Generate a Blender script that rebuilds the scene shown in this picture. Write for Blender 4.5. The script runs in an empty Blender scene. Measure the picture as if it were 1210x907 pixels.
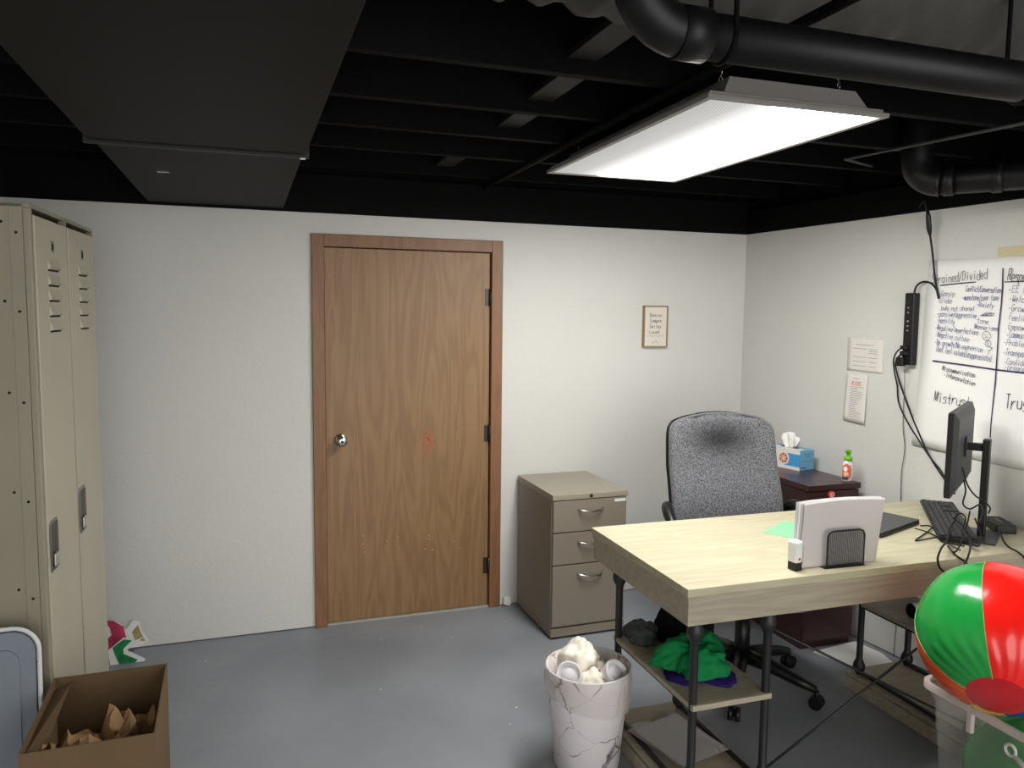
import bpy, bmesh, math, random
from mathutils import Vector, Matrix, noise
random.seed(7)
S = bpy.context.scene
COL = S.collection
V = Vector
PI = math.pi

# ------------------------------------------------------------------ camera
F, YAW, PITCH, ROLL = 915.0, 0.33177, -0.09188, 0.01102
CAM = V((-0.3759, -3.9912, 1.63258))
fw = V((math.sin(YAW)*math.cos(PITCH), math.cos(YAW)*math.cos(PITCH), math.sin(PITCH)))
_r = V((math.cos(YAW), -math.sin(YAW), 0)); _u = _r.cross(fw)
rt = _r*math.cos(ROLL) + _u*math.sin(ROLL)
up = -_r*math.sin(ROLL) + _u*math.cos(ROLL)
cd = bpy.data.cameras.new('camera'); cam = bpy.data.objects.new('camera', cd); COL.objects.link(cam)
cam.matrix_world = Matrix.Translation(CAM) @ Matrix((rt, up, -fw)).transposed().to_4x4()
cd.sensor_width = 36; cd.lens = 36*F/1210; cd.clip_start = .05
S.camera = cam

def ray(px, py): return fw + rt*((px-605)/F) - up*((py-453.5)/F)
def atz(px, py, z): d = ray(px, py); return CAM + d*((z-CAM.z)/d.z)
def aty(px, py, y): d = ray(px, py); return CAM + d*((y-CAM.y)/d.y)
def atd(px, py, dep): return CAM + ray(px, py)*dep
XC, WT = 2.476, 0.0728                     # right wall: x = XC - y*WT
WN = V((-1, -WT, 0)).normalized()          # its normal into the room
WD = V((WT, -1, 0)).normalized()           # along it, towards the viewer
def atw(px, py, off=0.0):
    d = ray(px, py); o = CAM
    k = (XC - off*1.003 - o.x - o.y*WT)/(d.x + d.y*WT)
    return o + d*k
def wallx(y): return XC - y*WT

# ------------------------------------------------------------------ materials
def lin(c): return tuple(((v/255)/12.92 if v/255 <= .04045 else ((v/255+.055)/1.055)**2.4) for v in c) + (1,)
MATS = {}
def mat(name, col, rough=.6, metal=0, spec=.4, bump=0, bscale=60, var=0, vscale=8, trans=0, alpha=1, coat=0, sheen=0, bdetail=4, ss=0):
    if name in MATS: return MATS[name]
    m = bpy.data.materials.new(name); m.use_nodes = True; MATS[name] = m
    nt = m.node_tree; b = nt.nodes['Principled BSDF']
    c = lin(col)
    b.inputs['Base Color'].default_value = c
    b.inputs['Roughness'].default_value = rough; b.inputs['Metallic'].default_value = metal
    b.inputs['Specular IOR Level'].default_value = spec
    b.inputs['Transmission Weight'].default_value = trans; b.inputs['Alpha'].default_value = alpha
    b.inputs['Coat Weight'].default_value = coat; b.inputs['Sheen Weight'].default_value = sheen
    if ss: b.inputs['Subsurface Weight'].default_value = ss; b.inputs['Subsurface Scale'].default_value = .01
    tc = nt.nodes.new('ShaderNodeTexCoord')
    if var:
        n = nt.nodes.new('ShaderNodeTexNoise'); n.inputs['Scale'].default_value = vscale; n.inputs['Detail'].default_value = 6
        nt.links.new(tc.outputs['Object'], n.inputs['Vector'])
        r = nt.nodes.new('ShaderNodeValToRGB'); r.color_ramp.elements[0].position = .35; r.color_ramp.elements[1].position = .65
        r.color_ramp.elements[0].color = tuple(x*(1-var) for x in c[:3])+(1,); r.color_ramp.elements[1].color = tuple(min(1, x*(1+var*.6)) for x in c[:3])+(1,)
        nt.links.new(n.outputs['Fac'], r.inputs['Fac']); nt.links.new(r.outputs['Color'], b.inputs['Base Color'])
    if bump:
        n = nt.nodes.new('ShaderNodeTexNoise'); n.inputs['Scale'].default_value = bscale; n.inputs['Detail'].default_value = bdetail
        nt.links.new(tc.outputs['Object'], n.inputs['Vector'])
        bp = nt.nodes.new('ShaderNodeBump'); bp.inputs['Strength'].default_value = bump; bp.inputs['Distance'].default_value = .01
        nt.links.new(n.outputs['Fac'], bp.inputs['Height']); nt.links.new(bp.outputs['Normal'], b.inputs['Normal'])
    return m
def N(m, t): return m.node_tree.nodes.new(t)
def Lk(m, a, b): m.node_tree.links.new(a, b)
def ramp(m, stops, interp='LINEAR'):
    r = N(m, 'ShaderNodeValToRGB'); cr = r.color_ramp; cr.interpolation = interp
    while len(cr.elements) < len(stops): cr.elements.new(.5)
    for e, (p, c) in zip(cr.elements, stops): e.position = p; e.color = c
    return r
def mapping(m, scale=(1, 1, 1), rot=(0, 0, 0)):
    tc = N(m, 'ShaderNodeTexCoord'); mp = N(m, 'ShaderNodeMapping'); mp.inputs['Scale'].default_value = scale; mp.inputs['Rotation'].default_value = rot
    Lk(m, tc.outputs['Object'], mp.inputs['Vector']); return mp.outputs['Vector']

M_wall = mat('painted_textured_drywall', (205, 204, 199), .75, spec=.25, bump=.15, bscale=75, bdetail=2, var=.02, vscale=2)
M_black = mat('black_ceiling_paint', (5, 5, 5), .75, spec=.12, bump=.1, bscale=30, var=.25, vscale=6)
M_blackmetal = mat('black_painted_duct_metal', (23, 23, 21), .6, spec=.12, var=.06, vscale=3)
M_blackpipe = mat('black_painted_pipe', (15, 15, 16), .45, spec=.3, var=.1, vscale=10)
M_wrap = mat('grey_black_duct_wrap', (62, 61, 58), .6, spec=.3, bump=1.0, bscale=9)
M_bp = mat('black_plastic', (14, 14, 15), .42, spec=.45)
M_bpr = mat('black_rubber', (20, 20, 21), .6, spec=.35)
M_post = mat('black_powder_coated_steel', (30, 30, 32), .45, spec=.45)
M_white = mat('white_plastic', (226, 225, 222), .4)
M_paper = mat('white_paper', (232, 231, 228), .85, spec=.15)
M_papergrey = mat('off_white_paper', (198, 189, 188), .85, spec=.15)
M_cab = mat('taupe_painted_steel', (132, 123, 109), .42, spec=.4, var=.02, vscale=3)
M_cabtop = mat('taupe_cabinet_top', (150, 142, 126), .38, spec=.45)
M_chrome = mat('brushed_nickel', (190, 187, 180), .25, metal=1)
M_dkmetal = mat('dark_bronze_metal', (70, 62, 54), .4, metal=.8)
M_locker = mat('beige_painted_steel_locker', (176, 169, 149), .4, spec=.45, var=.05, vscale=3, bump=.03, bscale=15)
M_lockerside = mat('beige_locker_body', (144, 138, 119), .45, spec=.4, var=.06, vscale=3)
M_dark = mat('black_gap', (10, 10, 10), .9)
M_card = mat('brown_cardboard', (110, 90, 66), .85, spec=.15, var=.08, vscale=5, bump=.06, bscale=200)
M_kraft = mat('crumpled_kraft_paper', (160, 128, 92), .8, spec=.15, var=.1, vscale=10)
M_greyplast = mat('grey_plastic', (122, 130, 140), .5, var=.04, vscale=5)
M_mahog = mat('dark_mahogany_veneer', (58, 32, 32), .28, spec=.5, var=.12, vscale=4)
M_ink_b = mat('blue_marker_ink', (30, 28, 116), .6)
M_ink_k = mat('black_marker_ink', (16, 14, 20), .6)
M_ink_p = mat('purple_marker_ink', (52, 28, 70), .6)
M_ink_g = mat('grey_print_ink', (120, 118, 118), .8)
M_ink_o = mat('orange_print_ink', (200, 96, 70), .8)
M_dooredge = mat('oak_edge', (120, 84, 52), .5)

# floor: grey painted concrete with chips
m = mat('grey_painted_concrete', (118, 122, 129), .42, spec=.4); b = m.node_tree.nodes['Principled BSDF']
v1 = mapping(m)
n1 = N(m, 'ShaderNodeTexNoise'); n1.inputs['Scale'].default_value = 1.6; n1.inputs['Detail'].default_value = 6; Lk(m, v1, n1.inputs['Vector'])
r1 = ramp(m, [(.35, lin((124, 129, 135))), (.65, lin((143, 148, 154)))]); Lk(m, n1.outputs['Fac'], r1.inputs['Fac'])
n2 = N(m, 'ShaderNodeTexVoronoi'); n2.inputs['Scale'].default_value = 9; Lk(m, v1, n2.inputs['Vector'])
n2b = N(m, 'ShaderNodeTexNoise'); n2b.inputs['Scale'].default_value = 70; Lk(m, v1, n2b.inputs['Vector'])
ad = N(m, 'ShaderNodeMath'); ad.operation = 'MULTIPLY_ADD'; Lk(m, n2b.outputs['Fac'], ad.inputs[0]); ad.inputs[1].default_value = .16; Lk(m, n2.outputs['Distance'], ad.inputs[2])
r2 = ramp(m, [(.112, (1, 1, 1, 1)), (.122, (0, 0, 0, 1))]); Lk(m, ad.outputs[0], r2.inputs['Fac'])
n3 = N(m, 'ShaderNodeTexNoise'); n3.inputs['Scale'].default_value = 2.3; Lk(m, v1, n3.inputs['Vector'])
r3 = ramp(m, [(.46, (0, 0, 0, 1)), (.5, (1, 1, 1, 1))]); Lk(m, n3.outputs['Fac'], r3.inputs['Fac'])
mu = N(m, 'ShaderNodeMath'); mu.operation = 'MULTIPLY'; Lk(m, r2.outputs['Color'], mu.inputs[0]); Lk(m, r3.outputs['Color'], mu.inputs[1])
mx = N(m, 'ShaderNodeMixRGB'); Lk(m, mu.outputs[0], mx.inputs['Fac']); Lk(m, r1.outputs['Color'], mx.inputs[1]); mx.inputs[2].default_value = lin((212, 210, 200))
Lk(m, mx.outputs['Color'], b.inputs['Base Color'])
bp = N(m, 'ShaderNodeBump'); bp.inputs['Strength'].default_value = .12; bp.inputs['Distance'].default_value = .01
n4 = N(m, 'ShaderNodeTexNoise'); n4.inputs['Scale'].default_value = 25; Lk(m, v1, n4.inputs['Vector']); Lk(m, n4.outputs['Fac'], bp.inputs['Height']); Lk(m, bp.outputs['Normal'], b.inputs['Normal'])
M_floor = m

def wood(name, c0, c1, scale, rot=(0, 0, 0), rough=.45, cath=6.0, fine=.35, spec=.4):
    m = mat(name, c0, rough, spec=spec); b = m.node_tree.nodes['Principled BSDF']
    v = mapping(m, scale, rot)
    w = N(m, 'ShaderNodeTexNoise'); w.inputs['Scale'].default_value = 2.0; w.inputs['Detail'].default_value = 2.5; w.inputs['Distortion'].default_value = .6; Lk(m, v, w.inputs['Vector'])
    ml = N(m, 'ShaderNodeMath'); ml.operation = 'MULTIPLY'; Lk(m, w.outputs['Fac'], ml.inputs[0]); ml.inputs[1].default_value = cath
    fr = N(m, 'ShaderNodeMath'); fr.operation = 'PINGPONG'; Lk(m, ml.outputs[0], fr.inputs[0]); fr.inputs[1].default_value = .5
    v2 = mapping(m, tuple(s*(9 if s >= 1 else 1.5) for s in scale), rot)
    g = N(m, 'ShaderNodeTexNoise'); g.inputs['Scale'].default_value = 6; g.inputs['Detail'].default_value = 5; Lk(m, v2, g.inputs['Vector'])
    a = N(m, 'ShaderNodeMath'); a.operation = 'MULTIPLY_ADD'; Lk(m, g.outputs['Fac'], a.inputs[0]); a.inputs[1].default_value = fine*2.4; Lk(m, fr.outputs[0], a.inputs[2])
    r = ramp(m, [(.3, lin(c0)), (.95, lin(c1))]); Lk(m, a.outputs[0], r.inputs['Fac']); Lk(m, r.outputs['Color'], b.inputs['Base Color'])
    return m
M_door = wood('oak_veneer_door', (122, 92, 60), (142, 110, 76), (5, 1, .45), cath=7)
M_casing = wood('oak_stained_casing', (118, 82, 54), (132, 95, 66), (6, 1, .8), cath=5)
M_desk = wood('pale_washed_oak_laminate', (170, 163, 136), (188, 181, 154), (.7, 6, 6), cath=5, rough=.5)
M_deskedge = wood('pale_oak_desk_edge', (154, 144, 126), (172, 162, 143), (.8, 6, 9), cath=5, rough=.5)

# ------------------------------------------------------------------ mesh helpers
def bm_(): return bmesh.new()
def box(bm, x0, x1, y0, y1, z0, z1, bev=0, mi=0, seg=2):
    vs = [bm.verts.new((x, y, z)) for x in (x0, x1) for y in (y0, y1) for z in (z0, z1)]
    fs = [bm.faces.new([vs[i] for i in f]) for f in ((0, 1, 3, 2), (4, 6, 7, 5), (0, 4, 5, 1), (2, 3, 7, 6), (0, 2, 6, 4), (1, 5, 7, 3))]
    for f in fs: f.material_index = mi
    if bev:
        es = list({e for f in fs for e in f.edges})
        r = bmesh.ops.bevel(bm, geom=es, offset=bev, segments=seg, profile=.5, affect='EDGES')
        for f in r['faces']: f.material_index = mi
    return vs
def boxm(bm, M, sx, sy, sz, bev=0, mi=0):
    """box centred in x/y, from 0 to sz in z, placed by matrix"""
    t = bmesh.new(); box(t, -sx/2, sx/2, -sy/2, sy/2, 0, sz, bev, mi); t.transform(M); merge(bm, t)
def merge(bm, t):
    me = bpy.data.meshes.new('t'); t.to_mesh(me); t.free(); bm.from_mesh(me); bpy.data.meshes.remove(me)
def catmull(pts, n=8):
    pts = [V(p) for p in pts]; out = []
    P = [pts[0]*2-pts[1]] + pts + [pts[-1]*2-pts[-2]]
    for i in range(1, len(P)-2):
        for k in range(n):
            t = k/n
            out.append(.5*((2*P[i]) + (-P[i-1]+P[i+1])*t + (2*P[i-1]-5*P[i]+4*P[i+1]-P[i+2])*t*t + (-P[i-1]+3*P[i]-3*P[i+1]+P[i+2])*t**3))
    out.append(pts[-1]); return out
def tube(bm, pts, r, seg=10, caps=True, mi=0, smooth=True):
    pts = [V(p) for p in pts]
    if not hasattr(r, '__len__'): r = [r]*len(pts)
    rings = []; nrm = None
    for i, p in enumerate(pts):
        t = (pts[min(i+1, len(pts)-1)] - pts[max(i-1, 0)])
        t = t.normalized() if t.length > 1e-9 else V((0, 0, 1))
        if nrm is None: nrm = t.orthogonal().normalized()
        nrm = (nrm - t*nrm.dot(t)); nrm = nrm.normalized() if nrm.length > 1e-6 else t.orthogonal().normalized()
        bn = t.cross(nrm)
        rings.append([bm.verts.new(p + (nrm*math.cos(a) + bn*math.sin(a))*r[i]) for a in [2*PI*k/seg for k in range(seg)]])
    for a, b2 in zip(rings, rings[1:]):
        for k in range(seg):
            f = bm.faces.new((a[k], a[(k+1) % seg], b2[(k+1) % seg], b2[k])); f.smooth = smooth; f.material_index = mi
    if caps:
        f = bm.faces.new(rings[0][::-1]); f.material_index = mi; f = bm.faces.new(rings[-1]); f.material_index = mi
def lathe(bm, prof, c=(0, 0, 0), seg=24, M=None, mi=0, closed=False, fn=None):
    """profile of (r, z), revolved round z"""
    c = V(c); rings = []
    for r, z in prof:
        if r < 1e-6: rings.append([bm.verts.new(c + V((0, 0, z)))])
        else:
            ring = []
            for k in range(seg):
                a = 2*PI*k/seg; q = V((r*math.cos(a), r*math.sin(a), z))
                if fn: q = fn(q)
                ring.append(bm.verts.new(c + q))
            rings.append(ring)
    vs = [v for r_ in rings for v in r_]
    for a, b2 in zip(rings, rings[1:]):
        for k in range(seg):
            k2 = (k+1) % seg
            if len(a) == 1 and len(b2) == 1: continue
            if len(a) == 1: f = bm.faces.new((a[0], b2[k2], b2[k]))
            elif len(b2) == 1: f = bm.faces.new((a[k], a[k2], b2[0]))
            else: f = bm.faces.new((a[k], a[k2], b2[k2], b2[k]))
            f.smooth = True; f.material_index = mi
    if M is not None:
        for v in vs: v.co = M @ v.co
    return vs
def sphere(bm, c, r, sc=(1, 1, 1), su=20, sv=12, mi=0):
    vs = lathe(bm, [(math.sin(PI*i/sv), -math.cos(PI*i/sv)) if 0 < i < sv else (0, -math.cos(PI*i/sv)) for i in range(sv+1)], seg=su, mi=mi)
    for v in vs: v.co = V((v.co.x*r*sc[0], v.co.y*r*sc[1], v.co.z*r*sc[2])) + V(c)
    return vs
def prism(bm, pts, h, mi=0, bev=0):
    """polygon of 3-D points extruded by vector h"""
    a = [bm.verts.new(p) for p in pts]; b2 = [bm.verts.new(V(p)+V(h)) for p in pts]; n = len(pts); fs = []
    fs.append(bm.faces.new(a[::-1])); fs.append(bm.faces.new(b2))
    for k in range(n): fs.append(bm.faces.new((a[k], a[(k+1) % n], b2[(k+1) % n], b2[k])))
    for f in fs: f.material_index = mi
    bmesh.ops.recalc_face_normals(bm, faces=fs)
    if bev:
        bmesh.ops.bevel(bm, geom=list({e for f in fs for e in f.edges}), offset=bev, segments=2, affect='EDGES')
def rrect(w, h, r, n=5, cx=0, cy=0):
    out = []
    for (sx, sy, a0) in ((1, 1, 0), (-1, 1, 90), (-1, -1, 180), (1, -1, 270)):
        for k in range(n+1):
            a = math.radians(a0 + 90*k/n); out.append((cx + sx*(w/2-r) + r*math.cos(a), cy + sy*(h/2-r) + r*math.sin(a)))
    return out

from mathutils.geometry import tessellate_polygon as geo_tess
W = {}       # world matrices
def _props(o, label, cat, group, kind):
    if label: o['label'] = label
    if cat: o['category'] = cat
    if group: o['group'] = group
    if kind: o['kind'] = kind
def thing(name, label=None, cat=None, loc=(0, 0, 0), rz=0, group=None, kind=None):
    o = bpy.data.objects.new(name, None); COL.objects.link(o); o.empty_display_size = .1
    o.location = loc; o.rotation_euler = (0, 0, rz); _props(o, label, cat, group, kind)
    W[o.name] = Matrix.Translation(V(loc)) @ Matrix.Rotation(rz, 4, 'Z'); return o
def obj(name, bm, m, parent=None, local=False, label=None, cat=None, group=None, kind=None, smooth=None, origin=None, weld=False):
    """link a mesh; geometry is in world space unless local=True (then in the parent's space)"""
    if weld: bmesh.ops.remove_doubles(bm, verts=bm.verts, dist=1e-5)
    bmesh.ops.recalc_face_normals(bm, faces=bm.faces)
    me = bpy.data.meshes.new(name); o = bpy.data.objects.new(name, me); COL.objects.link(o)
    L = Matrix()
    if parent is not None:
        o.parent = parent
        if not local: bm.transform(W[parent.name].inverted())
        W[o.name] = W[parent.name]
    else:
        if origin is None:
            xs = [v.co for v in bm.verts]
            origin = V(((min(p.x for p in xs)+max(p.x for p in xs))/2, (min(p.y for p in xs)+max(p.y for p in xs))/2, min(p.z for p in xs)))
        origin = V(origin); bm.transform(Matrix.Translation(-origin)); o.location = origin; W[o.name] = Matrix.Translation(origin)
    bm.to_mesh(me); bm.free()
    for x in (m if isinstance(m, (list, tuple)) else [m]): me.materials.append(x)
    if smooth is not None:
        for f in me.polygons: f.use_smooth = smooth
    _props(o, label, cat, group, kind); return o
def subsurf(o, lv=1):
    md = o.modifiers.new('s', 'SUBSURF'); md.levels = lv; md.render_levels = lv
def rough_noise(bm, amp, sc, seed=0, octs=3):
    for v in bm.verts:
        q = v.co*sc + V((seed*7.3, seed*3.1, seed))
        v.co += V((noise.fractal(q, 1, 2, octs), noise.fractal(q+V((31, 0, 0)), 1, 2, octs), noise.fractal(q+V((0, 57, 0)), 1, 2, octs)))*amp

# ------------------------------------------------------------------ handwriting (single-stroke letters, baseline at row 2)
G = dict(a="46 16 05 03 12 32 43|46 42", b="09 02 32 43 45 36 06", c="45 36 16 05 03 12 32 43", d="49 42 12 03 05 16 46", e="04 44 45 36 16 05 03 12 42",
 f="48 39 28 22|05 45", g="46 16 05 03 12 42|46 41 30 10", h="09 02|05 16 36 45 42", i="26 22|28 27", j="36 31 20 00|38 37", k="09 02|46 04 42", l="29 22",
 m="06 02|05 16 25 22|25 36 45 42", n="06 02|05 16 36 45 42", o="16 36 45 43 32 12 03 05 16", p="06 00|06 36 45 43 32 02", q="46 16 05 03 12 42|46 40",
 r="06 02|04 26 46", s="45 36 16 05 34 43 32 02", t="29 23 32 42|06 46", u="06 03 12 32 43|46 42", v="06 22 46", w="06 12 25 32 46", x="06 42|46 02", y="06 23|46 10", z="06 46 02 42",
 A="02 29 42|14 34", B="02 09 39 48 36 06|36 45 43 32 02", C="48 39 19 08 03 12 32 43", D="02 09 29 47 44 22 02", E="49 09 02 42|06 36", F="49 09 02|06 36",
 G="48 39 19 08 03 12 32 43 45 25", H="09 02|49 42|06 46", I="29 22", K="09 02|49 05 42", L="09 02 42", M="02 09 23 49 42", N="02 09 42 49", O="19 39 48 43 32 12 03 08 19", P="02 09 39 48 46 35 05", R="02 09 39 48 46 35 05|25 42",
 S="48 39 19 08 07 44 43 32 12 03", T="09 49|29 22", W="09 12 25 32 49", U="09 03 12 32 43 49")
G['/'] = "01 49"; G['.'] = "22 23"; G['-'] = "05 35"; G['*'] = "14 24 25 14"
def write(bm, text, P0, P1, cap, r, N_, jit=.25, seed=0, off=.0008, mi=0):
    """strokes from P0 to P1 (baseline), capital height cap, on a plane with normal N_"""
    rnd = random.Random(seed or hash(text) % 1000 if False else len(text)*31 + seed)
    P0, P1 = V(P0), V(P1); X = (P1-P0); Ln = X.length; X.normalize(); Y = N_.cross(X).normalized()
    if Y.z < 0: Y = -Y
    adv = Ln/len(text)
    for i, ch in enumerate(text):
        g = G.get(ch)
        if not g: continue
        dy = rnd.uniform(-.06, .06)*cap
        for st in g.split('|'):
            pts = []
            for xy in st.split():
                x = (int(xy[0]) + rnd.uniform(-jit, jit))/4*.72; y = (int(xy[1])-2 + rnd.uniform(-jit, jit))/7
                pts.append(P0 + X*((i + x + .1 + y*.12)*adv) + Y*(y*cap+dy) + N_*off)
            ribbon(bm, pts, r, N_, mi)
def ribbon(bm, pts, r, N_, mi=0):
    """flat marker stroke"""
    pts = [V(p) for p in pts]
    prev = None
    for p, q in zip(pts, pts[1:]):
        t = q-p
        if t.length < 1e-7: continue
        sd_ = N_.cross(t.normalized())*r; e = t.normalized()*r*.4
        for x in (p-e, q+e):
            a, b2 = bm.verts.new(x+sd_), bm.verts.new(x-sd_)
            if prev: f = bm.faces.new((prev[0], a, b2, prev[1])); f.material_index = mi
            prev = (a, b2)

# ================================================================== SETTING
H = 2.112; DW, DH, CT = .875, 1.95, .062
def struct(name, bm, m, parent=None, **k): return obj(name, bm, m, parent, kind=None if parent else 'structure', **k)
bm = bm_(); box(bm, -1.6, 3.1, -6.5, .12, -.06, 0); struct('floor', bm, M_floor)
bm = bm_()
box(bm, -1.6, -.012, 0, .12, .006, H); box(bm, DW+.012, XC+.05, 0, .12, .006, H); box(bm, -.012, DW+.012, 0, .12, DH+.012, H)
struct('wall_back', bm, M_wall)
bm = bm_(); prism(bm, [(XC, 0, .006), (wallx(-6.5), -6.5, .006), (wallx(-6.5)+.12, -6.5, .006), (XC+.12, .12, .006), (XC, .12, .006)], (0, 0, H-.006)); struct('wall_right', bm, M_wall)
bm = bm_(); box(bm, -1.72, -1.6, -6.5, .12, 0, 2.75); struct('wall_left', bm, M_wall)
bm = bm_(); box(bm, -1.72, 3.3, -6.5, .12, 2.75, 2.81); struct('ceiling', bm, M_black)
# black rim boards above the walls
bm = bm_(); box(bm, -1.6, XC+.1, -.015, .1, H, 2.30, .004); struct('trim_1', bm, M_black)
bm = bm_(); box(bm, -1.6, XC+.3, .04, .1, 2.30, 2.75); struct('trim_2', bm, M_black)
bm = bm_(); prism(bm, [(XC-.015, -.02, H), (wallx(-6.5)-.015, -6.5, H), (wallx(-6.5)+.12, -6.5, H), (XC+.12, -.02, H)], (0, 0, .13)); struct('trim_3', bm, M_black)
bm = bm_(); prism(bm, [(XC+.05, .04, H+.13), (wallx(-6.5)+.05, -6.5, H+.13), (wallx(-6.5)+.12, -6.5, H+.13), (XC+.12, .04, H+.13)], (0, 0, 2.75-H-.13)); struct('trim_4', bm, M_black)
for px_, w_ in ((500, .05), (536, .025)):
    P = aty(px_, 203, -.018); bm = bm_(); box(bm, P.x-w_, P.x+w_, -.019, -.0151, P.z-.004, P.z+.005, .001); struct('trim_6', bm, mat('bare_wood_chip', (120, 96, 70), .8))
# floor joists overhead, nearest first
JY = [-2.72, -2.315, -1.905, -1.47, -1.08, -.68, -.20]
jn = ['third from the door wall']
for k, y in enumerate(JY):
    if k < 2: continue
    bm = bm_(); box(bm, -1.6, wallx(y)+.04, y-.019, y+.019, 2.30, 2.745, .003)
    struct('ceiling_joist', bm, M_black)
# flat blocking boards between the joists
for (px, py, ya, yb) in ((710, 45, -2.28, -1.93), (647, 105, -1.88, -1.49), (595, 148, -1.45, -1.10), (523, 193, -.66, -.22)):
    P = atz(px, py, 2.36); bm = bm_(); box(bm, P.x-.045, P.x+.045, ya, yb, 2.34, 2.359, .002); struct('trim_5', bm, mat('black_blocking_board', (26, 25, 24), .6, spec=.3))
# right side blocking and a thin conduit
# door
d = thing('door_1', 'brown oak veneer door with round steel knob in the back wall', None, (0, 0, 0), kind='structure')
bm = bm_(); box(bm, .003, DW-.003, .012, .052, .012, DH-.003, .002); obj('door_slab', bm, M_door, d)
bm = bm_()
box(bm, -CT, 0, -.016, .0, 0, DH+CT, .003); box(bm, DW, DW+CT, -.016, .0, 0, DH+CT, .003); box(bm, 0, DW, -.016, 0, DH, DH+CT, .003)
obj('door_casing', bm, M_casing, d)
bm = bm_(); box(bm, -.012, 0, .0, .12, 0, DH); box(bm, DW, DW+.012, .0, .12, 0, DH); box(bm, -.012, DW+.012, .0, .12, DH, DH+.012); box(bm, 0, .02, .053, .07, 0, DH); box(bm, DW-.02, DW, .053, .07, 0, DH); box(bm, 0, DW, .053, .07, DH-.02, DH); obj('door_jamb', bm, M_casing, d)
bm = bm_(); box(bm, -.0, DW, .0, .12, -.002, .008); obj('threshold', bm, mat('worn_pale_threshold', (165, 160, 150), .6), d)
for py in (351, 512, 668):
    P = aty(579, py, -.004); bm = bm_(); tube(bm, [(DW-.003, -.004, P.z-.045), (DW-.003, -.004, P.z+.045)], .0065, 8); box(bm, DW-.03, DW-.003, .008, .0125, P.z-.045, P.z+.045)
    obj('hinge', bm, M_dkmetal, d)
P = aty(403, 520, 0)
bm = bm_(); Mx = Matrix.Translation((P.x, .012, P.z)) @ Matrix.Rotation(PI/2, 4, 'X')
lathe(bm, [(0, 0), (.033, 0), (.033, .004), (.026, .009), (.013, .012), (.012, .03), (.022, .036), (.0275, .047), (.0275, .056), (.023, .064), (.01, .066), (.0, .066)], seg=28, M=Mx)
kn = obj('door_knob', bm, M_chrome, d)
bm = bm_(); lathe(bm, [(0, .066), (.0075, .066), (.0075, .068), (0, .068)], seg=14, M=Mx); obj('keyhole', bm, M_dkmetal, kn)
for k_, pts in enumerate((((500, 540), (504, 512), (508, 524)), ((496, 522), (506, 518), (514, 528)), ((505, 508), (511, 514), (507, 540)))):
    bm = bm_(); ribbon(bm, [aty(x, y, .0108) for x, y in pts], .003, V((0, -1, 0))); obj('orange_smudge', bm, mat('orange_smudge', (178, 96, 58), .7), d)
# paint flecks on the door are part of its wear
bm = bm_()
for k in range(16):
    P = aty(random.choice((455, 470, 492, 505, 507, 513, 535, 430, 541)) + random.uniform(-3, 3), random.choice((636, 640, 648, 650)) + random.uniform(-4, 4), .0115)
    s = random.uniform(.0015, .004); box(bm, P.x-s, P.x+s, .0112, .0125, P.z-s, P.z+s)
obj('paint_fleck', bm, mat('tan_flecks', (190, 160, 110), .8), d)

# ================================================================== CEILING SERVICES
DZ = 2.12
x0, x1 = -.80, -.185
t = thing('ventilation_duct', 'wide flat dark grey sheet metal duct under the joists above the lockers', 'duct', (-.5, -1.6, DZ))
ys = -1.40
bm = bm_(); box(bm, x0, x1, -4.6, ys-.012, DZ, DZ+.17, .003); obj('duct_section', bm, M_blackmetal, t)
bm = bm_(); box(bm, x0+.012, x1-.006, ys+.012, -.02, DZ+.003, DZ+.17, .003); obj('duct_section', bm, M_blackmetal, t)
bm = bm_(); box(bm, x0-.012, x1+.012, ys-.012, ys+.012, DZ-.008, DZ+.18, .002); obj('flange', bm, mat('duct_flange', (7, 7, 7), .5), t)
bm = bm_(); P = atz(193, 203, DZ); box(bm, P.x-.02, P.x+.02, P.y-.001, P.y+.001, DZ-.003, DZ+.001); obj('scratch_mark', bm, M_chrome, t); bm = bm_(); P = atz(359, 184, DZ); box(bm, P.x-.012, P.x+.004, P.y-.005, P.y+.005, DZ-.012, DZ-.008); obj('screw_clip', bm, M_chrome, t)

# big pipe along the top of the frame, with elbow at left
PZ = 2.215; PY = aty(818, 40, -2.53).y
A = atz(818, 40, PZ); B = atz(1210, 98, PZ); yb = (A.y+B.y)/2
t = thing('drain_pipe', 'long black drain pipe running in front of the ceiling light', 'pipe', (A.x, yb, PZ))
pr = .0475
bm = bm_(); tube(bm, [(A.x-.02, yb, PZ), (wallx(yb)-.05, yb, PZ)], pr, 24); obj('pipe_run', bm, M_blackpipe, t)
bm = bm_()
arc = [V((A.x-.02 - .115*math.sin(a), yb, PZ+.115*(1-math.cos(a)))) for a in [PI/2*k/10 for k in range(11)]]
tube(bm, arc + [arc[-1] + V((0, 0, .42))], pr+.004, 24)
obj('elbow', bm, M_blackpipe, t)
bm = bm_(); tube(bm, [(A.x-.04, yb, PZ), (A.x+.03, yb, PZ)], pr+.007, 24); obj('coupling', bm, M_blackpipe, t)
for dx in (.075, .945):
    bm = bm_(); xx = A.x+dx
    tube(bm, [V((xx, yb + (pr+.002)*math.cos(a), PZ+(pr+.002)*math.sin(a))) for a in [PI + PI*k/12 for k in range(13)]], .006, 6)
    tube(bm, [(xx, yb-pr, PZ), (xx, yb-pr, 2.74)], .006, 6); tube(bm, [(xx, yb+pr, PZ), (xx, yb+pr, 2.74)], .006, 6); obj('hanger_strap', bm, M_black, t)
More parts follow.
